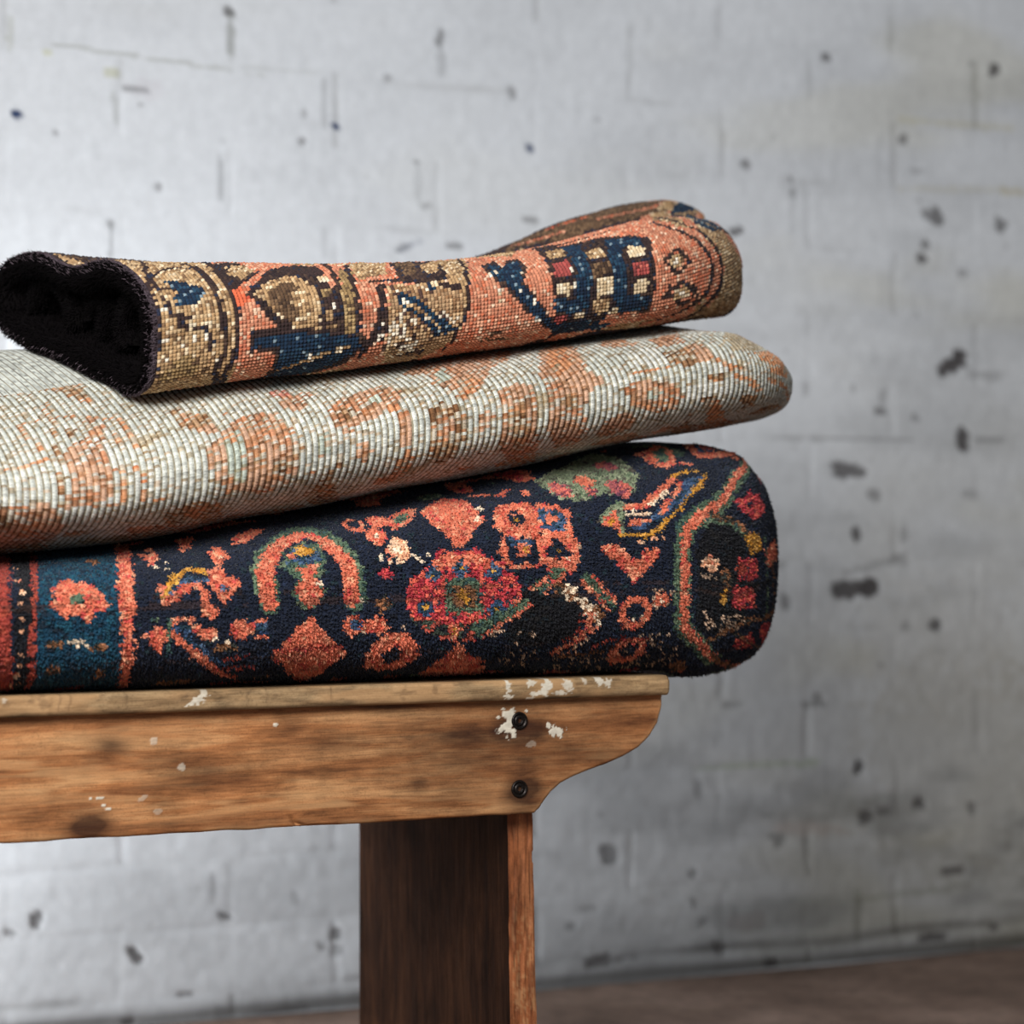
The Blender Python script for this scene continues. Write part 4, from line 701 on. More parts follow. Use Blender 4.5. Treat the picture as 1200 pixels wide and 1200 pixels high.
APRON_WEAR = [(-0.4664, 0.4443, 0.12, 0.02, 0.6), (-0.4664, 0.4214, 0.1, 0.02, 0.5), (-0.3111, 0.3909, 0.2, 0.015, 0.55), (-0.1643, 0.3838, 0.15, 0.012, 0.6), (-0.0373, 0.3735, 0.06, 0.008, 0.6), (-0.3528, 0.4633, 0.3, 0.01, 0.3), (0.0955, 0.4136, 0.03, 0.01, 0.4)]
APRON_NICKS = [(-0.23, 0.3693, 0.01, 0.0025, -0.9, 0.003), (-0.224, 0.3658, 0.008, 0.0022, -0.3, 0.003), (-0.2065, 0.3633, 0.01, 0.002, -0.1, 0.002), (0.0236, 0.404, 0.01, 0.002, 0.2, 0.0006)]
SEAT_PAINT = [(-0.3308, 0.4868, 0.0109, 0.0034, 0.5, 0.9), (-0.3241, 0.4929, 0.004, 0.0076, -0.3, 0.7), (-0.01, 0.4893, 0.003, 0.0076, 0, 1.0), (0.0144, 0.4927, 0.006, 0.0042, 0, 0.9), (0.0314, 0.4889, 0.005, 0.0092, -0.2, 1.0), (0.0238, 0.4825, 0.008, 0.0025, 0, 0.9), (0.0552, 0.4891, 0.006, 0.0076, 0.2, 0.9), (0.0456, 0.4818, 0.008, 0.0025, 0, 0.8), (0.0907, 0.4931, 0.0045, 0.005, 0.2, 0.9), (0.1004, 0.4895, 0.0045, 0.005, 0.5, 0.8), (-0.009, 0.4793, 0.005, 0.0025, 0, 0.9), (0.0125, 0.4778, 0.005, 0.0021, 0, 0.7), (0.0743, 0.4936, 0.0025, 0.0042, 0, 0.6), (-0.5133, 0.491, 0.0025, 0.0021, 0, 0.5)]
SEAT_CRACKS = [(-0.4623, 0.0012), (-0.4528, 0.0012), (-0.2821, 0.0012), (-0.2634, 0.0012), (-0.3998, 0.0012), (-0.1978, 0.0012)]
SCREWS = [(0.008, 0.4551), (0.008, 0.3884)]
LEG_X = 0.0061
COILS = [([(0.055,0.806),(0.040,0.835),(0.050,0.860),(0.075,0.868),(0.100,0.855),(0.108,0.832),(0.09,0.815)],0.012,0.024,3),
         ([(0.300,0.860),(0.297,0.880),(0.275,0.896),(0.245,0.893),(0.222,0.872),(0.212,0.85),(0.220,0.838)],0.010,0.026,8),
         ([(0.165,0.822),(0.160,0.842),(0.150,0.856),(0.165,0.868),(0.185,0.862),(0.185,0.845)],0.018,0.020,13)]

# ================================================================= scene
scene = bpy.context.scene
random.seed(5)
RNG = np.random.default_rng(20240)

def srgb(*c):
    c = np.array(c, float) / 255.0
    return np.where(c <= 0.04045, c / 12.92, ((c + 0.055) / 1.055) ** 2.4)

# ----------------------------------------------------------------- object helpers
def link(o, parent=None):
    scene.collection.objects.link(o)
    if parent is not None:
        o.parent = parent
    return o

def empty(name, loc, label, cat, group=None):
    o = bpy.data.objects.new(name, None)
    o.location = loc
    o.empty_display_size = 0.05
    link(o)
    o['label'] = label; o['category'] = cat
    if group:
        o['group'] = group
    return o

def mesh_obj(name, verts, faces, mat, parent=None, smooth_shade=True, attrs=None, origin=(0, 0, 0)):
    """faces: (n,4) or (n,3) int array or list of lists; verts are world positions"""
    me = bpy.data.meshes.new(name)
    off = np.array(parent.location if parent is not None else origin, float)
    p = parent
    V = np.asarray(verts, float) - off
    if isinstance(faces, np.ndarray):
        nf, k = faces.shape
        me.vertices.add(len(V)); me.vertices.foreach_set('co', V.astype(np.float32).ravel())
        me.loops.add(nf * k); me.loops.foreach_set('vertex_index', faces.astype(np.int32).ravel())
        me.polygons.add(nf)
        me.polygons.foreach_set('loop_start', np.arange(0, nf * k, k, dtype=np.int32))
        me.update(calc_edges=True)
    else:
        me.from_pydata([tuple(v) for v in V], [], [tuple(int(i) for i in f) for f in faces])
        me.update()
    me.polygons.foreach_set('use_smooth', np.full(len(me.polygons), smooth_shade, dtype=bool))
    for nm, (dom, data) in (attrs or {}).items():
        data = np.asarray(data, np.float32)
        if data.ndim == 1:
            a = me.attributes.new(nm, 'FLOAT', dom)
            a.data.foreach_set('value', data)
        else:
            a = me.attributes.new(nm, 'FLOAT_COLOR', dom)
            a.data.foreach_set('color', np.concatenate([data, np.ones((len(data), 1), np.float32)], 1).ravel())
    me.materials.append(mat)
    me.validate()
    o = bpy.data.objects.new(name, me)
    if parent is None:
        o.location = origin
    link(o, parent)
    return o

def grid_faces(ns, nt, wrap=False):
    i = np.arange(ns - 1)[:, None]
    j = np.arange(nt if wrap else nt - 1)[None, :]
    j2 = (j + 1) % nt
    return np.stack([i * nt + j + 0 * i, (i + 1) * nt + j, (i + 1) * nt + j2, i * nt + j2 + 0 * i], -1).reshape(-1, 4)

# ----------------------------------------------------------------- material helpers
class NT:
    def __init__(self, name):
        self.m = bpy.data.materials.new(name)
        self.m.use_nodes = True
        self.t = self.m.node_tree
        self.t.nodes.clear()
        self.out = self.add('ShaderNodeOutputMaterial')
        self.b = self.add('ShaderNodeBsdfPrincipled')
        self.t.links.new(self.b.outputs[0], self.out.inputs[0])
    def add(self, kind, **k):
        n = self.t.nodes.new(kind)
        for a, v in k.items():
            setattr(n, a, v)
        return n
    def link(self, a, b):
        self.t.links.new(a, b)
    def attr(self, name):
        return self.add('ShaderNodeAttribute', attribute_name=name)
    def coord(self, scale=(1, 1, 1), rot=(0, 0, 0)):
        c = self.add('ShaderNodeTexCoord'); mp = self.add('ShaderNodeMapping')
        mp.inputs['Scale'].default_value = scale; mp.inputs['Rotation'].default_value = rot
        self.link(c.outputs['Object'], mp.inputs['Vector'])
        return mp.outputs['Vector']
    def noise(self, vec, scale, detail=4, rough=0.55, dist=0.0):
        n = self.add('ShaderNodeTexNoise')
        n.inputs['Scale'].default_value = scale; n.inputs['Detail'].default_value = detail
        n.inputs['Roughness'].default_value = rough; n.inputs['Distortion'].default_value = dist
        self.link(vec, n.inputs['Vector'])
        return n.outputs['Fac']
    def ramp(self, fac, *stops):
        r = self.add('ShaderNodeValToRGB')
        e = r.color_ramp.elements
        while len(e) < len(stops):
            e.new(0.5)
        for el, (p, c) in zip(e, stops):
            el.position = p
            el.color = (c[0], c[1], c[2], 1) if hasattr(c, '__len__') else (c, c, c, 1)
        self.link(fac, r.inputs['Fac'])
        return r.outputs['Color']
    def mix(self, fac, a, b, mode='MIX'):
        n = self.add('ShaderNodeMix', data_type='RGBA', blend_type=mode)
        for sock, v in ((n.inputs[0], fac), (n.inputs[6], a), (n.inputs[7], b)):
            if hasattr(v, 'links'):
                self.link(v, sock)
            elif hasattr(v, '__len__'):
                sock.default_value = (v[0], v[1], v[2], 1)
            else:
                sock.default_value = v
        return n.outputs[2]
    def bump(self, h, strength=0.3, dist=0.002):
        n = self.add('ShaderNodeBump')
        n.inputs['Strength'].default_value = strength; n.inputs['Distance'].default_value = dist
        self.link(h, n.inputs['Height'])
        self.link(n.outputs[0], self.b.inputs['Normal'])
    def set(self, **k):
        for a, v in k.items():
            s = self.b.inputs[a.replace('_', ' ')]
            if hasattr(v, 'links'):
                self.link(v, s)
            elif hasattr(v, '__len__'):
                s.default_value = (v[0], v[1], v[2], 1)
            else:
                s.default_value = v

def mat_wool(name, sheen=0.15, spec=0.25):
    n = NT(name)
    a = n.attr('dye')
    v = n.coord()
    f = n.ramp(n.noise(v, 900, 2), (0.3, 0.78), (0.7, 1.15))
    g = n.ramp(n.noise(v, 14, 3), (0.3, 0.9), (0.7, 1.08))
    c = n.mix(1.0, n.mix(1.0, a.outputs['Color'], f, 'MULTIPLY'), g, 'MULTIPLY')
    n.set(Base_Color=c, Roughness=0.9, Specular_IOR_Level=spec, Sheen_Weight=sheen, Sheen_Roughness=0.5)
    return n.m

def mat_wood(name, axis, c_dark, c_mid, c_light, rough=0.5, grain=1.0, spec=0.3):
    """brown worn wood, grain along the given axis; 'wear' paints scuffs, 'paint' the old white paint, 'soil' dark rubbed-in dirt"""
    n = NT(name)
    def stretched(across, along):
        sc = [across] * 3; sc[axis] = along
        return n.coord(tuple(sc))
    v3 = n.coord()
    g1 = n.noise(stretched(430, 26), 1.0, 3, 0.6, 0.3)            # fine fibres
    g2 = n.noise(stretched(62, 6.5), 1.0, 5, 0.62, 0.5)           # growth bands
    g3 = n.noise(stretched(30, 17), 1.0, 5, 0.68)                 # blotches of old finish
    g4 = n.noise(v3, 480, 2, 0.6)                                 # specks
    col = n.ramp(g2, (0.28, c_dark), (0.48, c_mid), (0.75, c_light))
    col = n.mix(0.75 * grain, col, n.ramp(g1, (0.30, 0.52), (0.50, 1.0), (0.72, 1.28)), 'MULTIPLY')
    col = n.mix(0.85, col, n.ramp(g3, (0.32, 0.50), (0.50, 0.96), (0.68, 1.28)), 'MULTIPLY')
    col = n.mix(0.6, col, n.ramp(g4, (0.30, 0.62), (0.45, 1.0), (0.75, 1.12)), 'MULTIPLY')
    soil = n.attr('soil').outputs['Fac']; wear = n.attr('wear').outputs['Fac']; pnt = n.attr('paint').outputs['Fac']
    col = n.mix(wear, col, srgb(206, 160, 112))
    col = n.mix(soil, col, srgb(38, 18, 15))
    fleck = n.ramp(n.noise(v3, 160, 3), (0.35, 0.8), (0.65, 1.0))
    col = n.mix(pnt, col, n.mix(1.0, srgb(232, 222, 202), fleck, 'MULTIPLY'))
    n.set(Base_Color=col, Roughness=n.ramp(g1, (0.3, rough + 0.12), (0.7, rough - 0.05)), Specular_IOR_Level=spec)
    n.bump(g1, 0.35, 0.0012)
    return n.m

# ================================================================= camera
CAM = np.array([-1.23132, -2.36538, 0.655])
cam_d = bpy.data.cameras.new('camera')
cam = bpy.data.objects.new('camera', cam_d)
link(cam)
cam.location = CAM
cam.rotation_euler = (math.radians(90), 0, math.radians(-27.5))
cam_d.sensor_width = 36.0
cam_d.lens = 36.0 * 3200.0 / 1200.0
cam_d.shift_y = 5.0 / 1200.0
cam_d.clip_start = 0.05
cam_d.dof.use_dof = True
cam_d.dof.focus_distance = 2.60
cam_d.dof.aperture_fstop = 4.0
scene.camera = cam

# ================================================================= wall
WALL_Y = 0.968
def paint_spots(X, Z, spots):
    m = np.zeros_like(X)
    for (x, z, a, b, rot, s) in spots:
        dx, dz = X - x, Z - z
        sel = (np.abs(dx) < 3 * a + 0.02) & (np.abs(dz) < 3 * b + 0.02)
        if not sel.any():
            continue
        c, q = math.cos(rot), math.sin(rot)
        u = (dx[sel] * c + dz[sel] * q) / a; w = (-dx[sel] * q + dz[sel] * c) / b
        r = (np.abs(u) ** 2.6 + np.abs(w) ** 2.6) ** (1 / 2.6) + (vnoise(X[sel] * 90, Z[sel] * 90, 3) - 0.5) * 0.7
        m[sel] = np.maximum(m[sel], s * (1 - smooth(0.75, 1.1, r)))
    return m

def build_wall():
    x0, x1, z0, z1, d = -1.3, 2.5, 0.0, 2.0, 0.0042
    xs = np.arange(x0, x1 + d, d); zs = np.arange(z0, z1 + d, d)
    X, Z = np.meshgrid(xs, zs, indexing='ij')
    wob = (fbm(X * 5, Z * 5, 41, 3) - 0.5) * 0.016
    Zw = Z + wob; Xw = X + (fbm(X * 6, Z * 6, 51, 3) - 0.5) * 0.014
    beds = [0.035, 0.125, 0.21, 0.297, 0.395, 0.49, 0.587, 0.675, 0.7655, 0.855, 0.947, 1.043, 1.14, 1.24, 1.337]
    while beds[-1] < 2.05:
        beds.append(beds[-1] + 0.097)
    beds = np.array([-0.06] + beds)
    k = np.clip(np.searchsorted(beds, Zw) - 1, 0, len(beds) - 2)
    dbed = np.minimum(np.abs(Zw - beds[k]), np.abs(beds[k + 1] - Zw))
    bedid = np.where(np.abs(Zw - beds[k]) < np.abs(beds[k + 1] - Zw), k, k + 1)
    par = np.where(k % 2 == 0, 0.0893, 0.2400)           # running bond
    q = (Xw - par) / 0.3012
    hid = np.round(q)
    dhead = np.abs(q - hid) * 0.3012
    # how much of each joint the thick paint has left open
    jb = smooth(0.35, 0.8, fbm(X * 7 + bedid * 3.7, bedid * 5.1 + 0 * Z, 61, 3) + 0.06)
    jh = smooth(0.25, 0.75, hash01(hid.astype(int), k, 71) * 0.7 + 0.35 * vnoise(X * 30, Z * 30, 72))
    gb = np.exp(-(dbed / 0.0045) ** 2) * (0.25 + 0.75 * jb)
    gh = np.exp(-(dhead / 0.0045) ** 2) * (0.25 + 0.75 * jh)
    g = np.maximum(gb, gh)
    face = (hash01(k, np.floor(q), 81) - 0.5) * 0.0006
    tilt = (hash01(k, np.floor(q), 82) - 0.5) * 0.005 * (Zw - beds[k] - 0.045)
    rough = (fbm(X * 14, Z * 26, 91, 4) - 0.5) * 0.0013 + (fbm(X * 70, Z * 70, 92, 2) - 0.5) * 0.0007
    chips = np.array(WALL_CHIPS); blue = np.array(WALL_BLUE)
    rs = np.random.default_rng(9)
    extra = []
    for _ in range(300):
        x = rs.uniform(x0, x1); z = rs.uniform(0.02, 1.95)
        s = 10 ** rs.uniform(-3.0, -2.35)
        extra.append((x, z, s * rs.uniform(0.8, 2.2), s, rs.uniform(-0.5, 0.5), rs.uniform(0.08, 0.32) * (0.45 if z > 1.0 and x < 0.7 else 1)))
    cm = np.maximum(paint_spots(X, Z, chips), paint_spots(X, Z, extra))
    bm_ = paint_spots(X, Z, blue)
    Y = WALL_Y + 0.0008 * g - face - tilt - rough + 0.0016 * cm
    V = np.stack([X, Y, Z], -1).reshape(-1, 3)
    # paint colour: white, dirt lodged in open joints and chips down to the dark brick
    base = srgb(216, 220, 225)[None, None, :] * np.ones(X.shape + (1,))
    cloud = fbm(X * 2.2, Z * 4.0, 101, 4)
    base = base * (0.93 + 0.14 * cloud)[..., None]
    yel = smooth(0.55, 0.75, fbm(X * 3 + 5, Z * 9, 111, 3)) * (0.15 + 0.6 * smooth(0.5, 1.3, X))
    base = base * (1 - yel[..., None] * (1 - np.array([0.93, 0.90, 0.80])))
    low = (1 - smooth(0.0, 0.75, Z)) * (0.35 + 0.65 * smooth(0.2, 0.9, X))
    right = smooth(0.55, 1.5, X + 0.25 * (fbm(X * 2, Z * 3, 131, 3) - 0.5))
    grime_shade = smooth(0.46, 0.72, fbm(X * 4.2, Z * 13, 121, 4)) * (0.13 + 0.48 * low + 0.36 * right * (1 - 0.75 * smooth(0.4, 1.2, Z)))  # streaky dirt, made stronger low down and to the right as painted-in shade
    base = base * (1 - grime_shade[..., None] * (1 - np.array([0.50, 0.50, 0.50])))
    base = base * (1 - (0.22 * low + 0.50 * right * (0.6 + 0.8 * fbm(X * 9, Z * 14, 133, 4)) * (1 - 0.75 * smooth(0.35, 1.2, Z)))[..., None] * (1 - np.array([0.60, 0.55, 0.45])))  # lower-right shade put into the paint colour, broken up by noise
    gd = np.maximum(0.8 * gb * jb * smooth(0.5, 0.8, vnoise(X * 7, Z * 3 + bedid * 2.3, 141)), gh * jh * smooth(0.3, 0.7, vnoise(X * 21, Z * 21, 143))) * (0.34 + 0.30 * low)
    base = base * (1 - gd[..., None] * (1 - np.array([0.36, 0.34, 0.31])))
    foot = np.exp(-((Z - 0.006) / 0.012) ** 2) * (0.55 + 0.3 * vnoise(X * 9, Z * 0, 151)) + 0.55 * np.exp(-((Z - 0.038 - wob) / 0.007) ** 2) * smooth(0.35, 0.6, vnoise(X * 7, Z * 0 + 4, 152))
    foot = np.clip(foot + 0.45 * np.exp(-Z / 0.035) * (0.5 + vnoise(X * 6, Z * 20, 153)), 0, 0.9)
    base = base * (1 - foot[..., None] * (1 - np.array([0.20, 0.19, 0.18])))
    for (x, z, a, b, rot, s, tint) in WALL_STAINS:
        sm = paint_spots(X, Z, [(x, z, a, b, rot, s)])
        base = base * (1 - sm[..., None] * (1 - np.array(tint)))
    base = base * (1 - cm[..., None]) + cm[..., None] * srgb(70, 66, 66)
    base = base * (1 - bm_[..., None]) + bm_[..., None] * srgb(20, 48, 92)
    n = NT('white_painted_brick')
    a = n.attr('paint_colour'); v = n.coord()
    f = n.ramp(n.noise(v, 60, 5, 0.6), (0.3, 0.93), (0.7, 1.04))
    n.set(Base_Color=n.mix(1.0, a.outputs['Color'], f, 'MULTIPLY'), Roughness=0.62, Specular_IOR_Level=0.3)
    n.bump(n.noise(v, 220, 4), 0.12, 0.001)
    F = grid_faces(*X.shape)[:, ::-1]
    # a solid wall: turn the rim back into the brickwork
    nx, nz = X.shape
    rim = np.concatenate([np.arange(nx) * nz, (nx - 1) * nz + np.arange(1, nz), np.arange(nx - 2, -1, -1) * nz + nz - 1, np.arange(nz - 2, 0, -1)])
    R = V[rim].copy(); R[:, 1] = WALL_Y + 0.12
    nv = len(V); m = len(rim)
    q2 = np.stack([rim, nv + np.arange(m), nv + (np.arange(m) + 1) % m, np.roll(rim, -1)], -1)
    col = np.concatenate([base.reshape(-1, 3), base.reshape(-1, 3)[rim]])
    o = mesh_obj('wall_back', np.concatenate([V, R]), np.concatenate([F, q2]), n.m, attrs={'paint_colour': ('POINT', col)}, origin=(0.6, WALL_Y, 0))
    o['kind'] = 'structure'
    o['label'] = 'white painted brick wall with chipped dark spots behind the bench'
    o['category'] = 'wall'

# ================================================================= floor
def build_floor():
    x0, x1, y0, y1, d = -1.6, 2.6, -2.2, WALL_Y + 0.004, 0.02
    xs = np.linspace(x0, x1, 180); ys = np.linspace(y0, y1, 160)
    X, Y = np.meshgrid(xs, ys, indexing='ij')
    Zf = (fbm(X * 4, Y * 4, 201, 4) - 0.5) * 0.004 - 0.002
    n = NT('worn_brown_concrete')
    v = n.coord()
    c = n.ramp(n.noise(v, 5, 6, 0.65), (0.30, srgb(84, 66, 55)), (0.5, srgb(112, 91, 79)), (0.72, srgb(140, 118, 105)))
    c = n.mix(0.7, c, n.ramp(n.noise(v, 38, 5, 0.7), (0.33, 0.55), (0.6, 1.1)), 'MULTIPLY')
    n.set(Base_Color=c, Roughness=0.75, Specular_IOR_Level=0.3)
    n.bump(n.noise(v, 120, 4), 0.3, 0.002)
    top = np.stack([X, Y, Zf], -1).reshape(-1, 3)
    F = grid_faces(*X.shape)
    nx, ny = X.shape
    rim = np.concatenate([np.arange(nx) * ny, (nx - 1) * ny + np.arange(1, ny), np.arange(nx - 2, -1, -1) * ny + ny - 1, np.arange(ny - 2, 0, -1)])
    R = top[rim].copy(); R[:, 2] = -0.1
    nv = len(top); m = len(rim)
    q2 = np.stack([rim, np.roll(rim, -1), nv + (np.arange(m) + 1) % m, nv + np.arange(m)], -1)[:, ::-1]
    o = mesh_obj('floor', np.concatenate([top, R]), np.concatenate([F, q2]), n.m, origin=(0, 0, 0))
    o['kind'] = 'structure'
    o['label'] = 'worn brown concrete floor at the foot of the brick wall'
    o['category'] = 'floor'

# ================================================================= bench
SEAT_TOP, SEAT_BOT, APRON_BOT = 0.4957, 0.4757, 0.3635
BENCH_L, SEAT_R, DEPTH = -1.25, 0.1732, 0.415

def blobs(X, Z, L, seed, freq=260.0, jag=0.8):
    m = np.zeros_like(X)
    for (x, z, a, b, rot, s) in L:
        dx, dz = X - x, Z - z
        c, q = math.cos(rot), math.sin(rot)
        r = np.hypot((dx * c + dz * q) / a, (-dx * q + dz * c) / b)
        near = r < 3
        rr = r + (fbm(X * freq, Z * freq, seed, 3) - 0.5) * 2 * jag * near
        m = np.maximum(m, s * (1 - smooth(0.85, 1.0, rr)))
    return m

def soft(X, Z, L):
    m = np.zeros_like(X)
    for (x, z, a, b, s) in L:
        m = np.maximum(m, s * np.exp(-((X - x) / a) ** 2 - ((Z - z) / b) ** 2))
    return m

def slab_from_front(name, X, Z, Yf, yback, mat, parent, attrs):
    """solid board: a finely meshed front face (columns along x, rows from bottom to top) closed by sides and a back"""
    nx, nz = X.shape
    Vf = np.stack([X, Yf, Z], -1).reshape(-1, 3)
    rim = np.concatenate([np.arange(nx) * nz, (nx - 1) * nz + np.arange(1, nz), np.arange(nx - 2, -1, -1) * nz + nz - 1, np.arange(nz - 2, 0, -1)])
    m = len(rim); nv = len(Vf)
    steps = 6
    rings = []
    for s in range(1, steps + 1):
        R = Vf[rim].copy(); R[:, 1] = R[:, 1] + (yback - R[:, 1]) * s / steps
        rings.append(R)
    V = np.concatenate([Vf] + rings + [np.array([[X[: nx].mean(), yback, Z.mean()]])])
    idx = [rim] + [nv + i * m + np.arange(m) for i in range(steps)]
    Q = [grid_faces(nx, nz)]
    for a, b in zip(idx[:-1], idx[1:]):
        Q.append(np.stack([np.roll(a, -1), a, b, np.roll(b, -1)], -1))
    # back face as strips between bottom and top rim points
    last = nv + (steps - 1) * m
    top = {int(X.reshape(-1)[r] * 1e6): None for r in rim}
    bot_i = last + np.arange(nx)                                  # rim starts with the bottom row
    top_i = last + (nx - 1) + (nz - 1) + np.arange(nx)            # then the right side, then the top row reversed
    top_i = top_i[::-1]
    Q.append(np.stack([bot_i[:-1], top_i[:-1], top_i[1:], bot_i[1:]], -1))
    left_i = np.concatenate([[last], last + m - 1 - np.arange(nz - 2), [top_i[0]]])
    F = np.concatenate(Q)
    A = {k: ('POINT', np.concatenate([a.reshape(-1)] + [a.reshape(-1)[rim]] * steps + [[0.0]])) for k, a in attrs.items()}
    return mesh_obj(name, V, F, mat, parent, attrs=A)

def build_bench():
    bench = empty('wooden_bench', (-0.5, 0.2, 0.0), 'old brown wooden bench with scalloped apron end, screws and white paint flecks, carrying the rugs', 'bench')
    m_apron = mat_wood('apron_wood', 0, srgb(112, 68, 40), srgb(172, 114, 70), srgb(212, 160, 110), 0.5)
    m_seat = mat_wood('seat_wood', 0, srgb(108, 82, 56), srgb(156, 126, 90), srgb(190, 160, 120), 0.65)
    m_leg = mat_wood('leg_wood', 2, srgb(84, 44, 26), srgb(150, 88, 52), srgb(196, 128, 84), 0.55)
    m_dark = mat_wood('stained_shaded_wood', 2, srgb(24, 14, 9), srgb(38, 22, 13), srgb(54, 33, 20), 0.8, 0.7, 0.04)

    # --- apron with its scalloped right end
    end_x = APRON_END[0]; end_z = APRON_END[1]
    xs = np.concatenate([np.arange(BENCH_L, -0.62, 0.01), np.arange(-0.62, end_x[1], 0.0013), np.interp(np.linspace(0, 1, 230), np.linspace(0, 1, len(end_x) - 1), end_x[1:])])
    xs = np.unique(np.round(xs, 6))
    zb = np.interp(xs, end_x, end_z, left=APRON_BOT)
    zb = zb + 0.0012 * (vnoise(xs * 40, 0 * xs, 5) - 0.5) * (xs < 0)
    nz = 110
    t = np.linspace(0, 1, nz)
    t = np.concatenate([np.linspace(0, 0.05, 10)[:-1], np.linspace(0.05, 0.97, nz - 16), np.linspace(0.97, 1, 8)[1:]])
    X = np.repeat(xs[:, None], len(t), 1)
    Z = zb[:, None] + (SEAT_BOT - zb)[:, None] * t[None, :]
    # rounded lower arris, measured square to the edge
    slope = np.gradient(zb, xs)
    dist = (Z - zb[:, None]) / np.sqrt(1 + slope[:, None] ** 2)
    dist = np.minimum(dist, np.maximum(xs[-1] - X, 0) + 0.0002)
    r = 0.0035
    dq = np.clip(dist, 0, r)
    Yf = r - np.sqrt(np.maximum(r * r - (r - dq) ** 2, 0))
    Yf = Yf + (fbm(X * 10, Z * 60, 7, 3) - 0.5) * 0.0010
    # a torn splinter on the lower edge and small nicks
    for (x, z, a, b, rot, dp) in APRON_NICKS:
        c, q = math.cos(rot), math.sin(rot)
        rr = np.hypot(((X - x) * c + (Z - z) * q) / a, (-(X - x) * q + (Z - z) * c) / b)
        Yf = Yf + dp * np.exp(-rr ** 2 * 1.6)
    paint = np.maximum(blobs(X, Z, APRON_PAINT, 21, 330, 0.75), blobs(X, Z, APRON_SPECKS, 22, 300, 0.4))
    soil = 1.5 * soft(X, Z, APRON_SOIL) * (0.75 + 0.9 * (fbm(X * 30, Z * 110, 23, 4) - 0.3))
    wear = soft(X, Z, APRON_WEAR) * smooth(0.42, 0.65, fbm(X * 14, Z * 120, 24, 4))
    edge = np.exp(-(dist / 0.004) ** 2) * smooth(0.35, 0.7, vnoise(X * 30, Z * 0, 25)) * 0.5
    wear = np.clip(np.maximum(wear, edge), 0, 1)
    Yf = Yf - 0.0006 * paint
    slab_from_front('apron', X, Z, Yf, 0.024, m_apron, bench, {'paint': paint, 'soil': np.clip(soil, 0, 0.85), 'wear': wear})
    # rear apron, plain copy of the same board behind
    X2, Z2 = X[::6, ::8], Z[::6, ::8]
    zero = np.zeros_like(X2)
    slab_from_front('apron', X2, Z2, zero + 0.375, 0.399, m_apron, bench, {'paint': zero, 'soil': zero, 'wear': zero})

    # --- seat board with a worn rounded front edge
    y0, y1 = -0.012, DEPTH
    rr = 0.0045
    prof = []
    for k in range(7):
        a = math.pi / 2 * k / 6
        prof.append((y0 + rr - rr * math.sin(a), SEAT_BOT + rr - rr * math.cos(a)))
    for z in np.linspace(SEAT_BOT + rr, SEAT_TOP - rr, 14)[1:-1]:
        prof.append((y0, z))
    for k in range(7):
        a = math.pi / 2 * k / 6
        prof.append((y0 + rr - rr * math.cos(a), SEAT_TOP - rr + rr * math.sin(a)))
    for y in np.linspace(0.0, y1, 18):
        prof.append((y, SEAT_TOP))
    prof.append((y1, SEAT_BOT))
    for y in np.linspace(y1, 0.0, 6)[1:]:
        prof.append((y, SEAT_BOT))
    prof = np.array(prof)
    xs = np.concatenate([np.arange(BENCH_L, -0.62, 0.02), np.arange(-0.62, SEAT_R - 0.004, 0.0016), SEAT_R - 0.004 + 0.004 * np.sin(np.linspace(0, math.pi / 2, 6))])
    np_ = len(prof)
    X = np.repeat(xs[:, None], np_, 1)
    Y = np.repeat(prof[None, :, 0], len(xs), 0).copy(); Z = np.repeat(prof[None, :, 1], len(xs), 0).copy()
    inset = 0.004 - np.sqrt(np.maximum(0.004 ** 2 - np.clip(xs - (SEAT_R - 0.004), 0, 0.004) ** 2, 0))
    cy, cz = (y0 + y1) / 2, (SEAT_TOP + SEAT_BOT) / 2
    Y = Y - np.sign(Y - cy) * np.minimum(inset[:, None], np.abs(Y - cy)); Z = Z - np.sign(Z - cz) * np.minimum(inset[:, None], np.abs(Z - cz) * 0.9)
    fr = np.exp(-((Y - y0) / 0.006) ** 2)
    bumpy = (fbm(X * 25, Z * 90, 31, 4) - 0.5) * 0.0022 * fr
    bumpy = bumpy - 0.0012 * fr * smooth(0.68, 0.85, vnoise(X * 45, Z * 40, 32))
    Y = Y - bumpy
    paint = blobs(X, Z, SEAT_PAINT, 33, 420, 0.85) * (Y < 0.0)
    soil = soft(X, Z, [(x, SEAT_BOT, 0.03, 0.006, 0.5) for x in np.arange(-0.6, 0.2, 0.05)]) * fr * 0.8
    soil = np.maximum(soil, smooth(0.60, 0.8, fbm(X * 90, Z * 160, 34, 3)) * 0.35 * fr)
    for (x, w) in SEAT_CRACKS:
        soil = np.maximum(soil, np.exp(-((X - x - 0.003 * (vnoise(Z * 250, X * 0 + x * 50, 36) - 0.5)) / w) ** 2) * fr * 0.35)
    wear = np.clip(smooth(0.45, 0.7, fbm(X * 20, Z * 70, 35, 4)) * 0.55 * fr, 0, 1)
    Vs = np.stack([X, Y, Z], -1).reshape(-1, 3)
    F = grid_faces(len(xs), np_, True)
    caps = [[i for i in range(np_)], [(len(xs) - 1) * np_ + i for i in range(np_)][::-1]]
    allf = [list(f) for f in F] + caps
    mesh_obj('seat', Vs, allf, m_seat, bench, attrs={'paint': ('POINT', paint.ravel()), 'soil': ('POINT', soil.ravel()), 'wear': ('POINT', wear.ravel())})

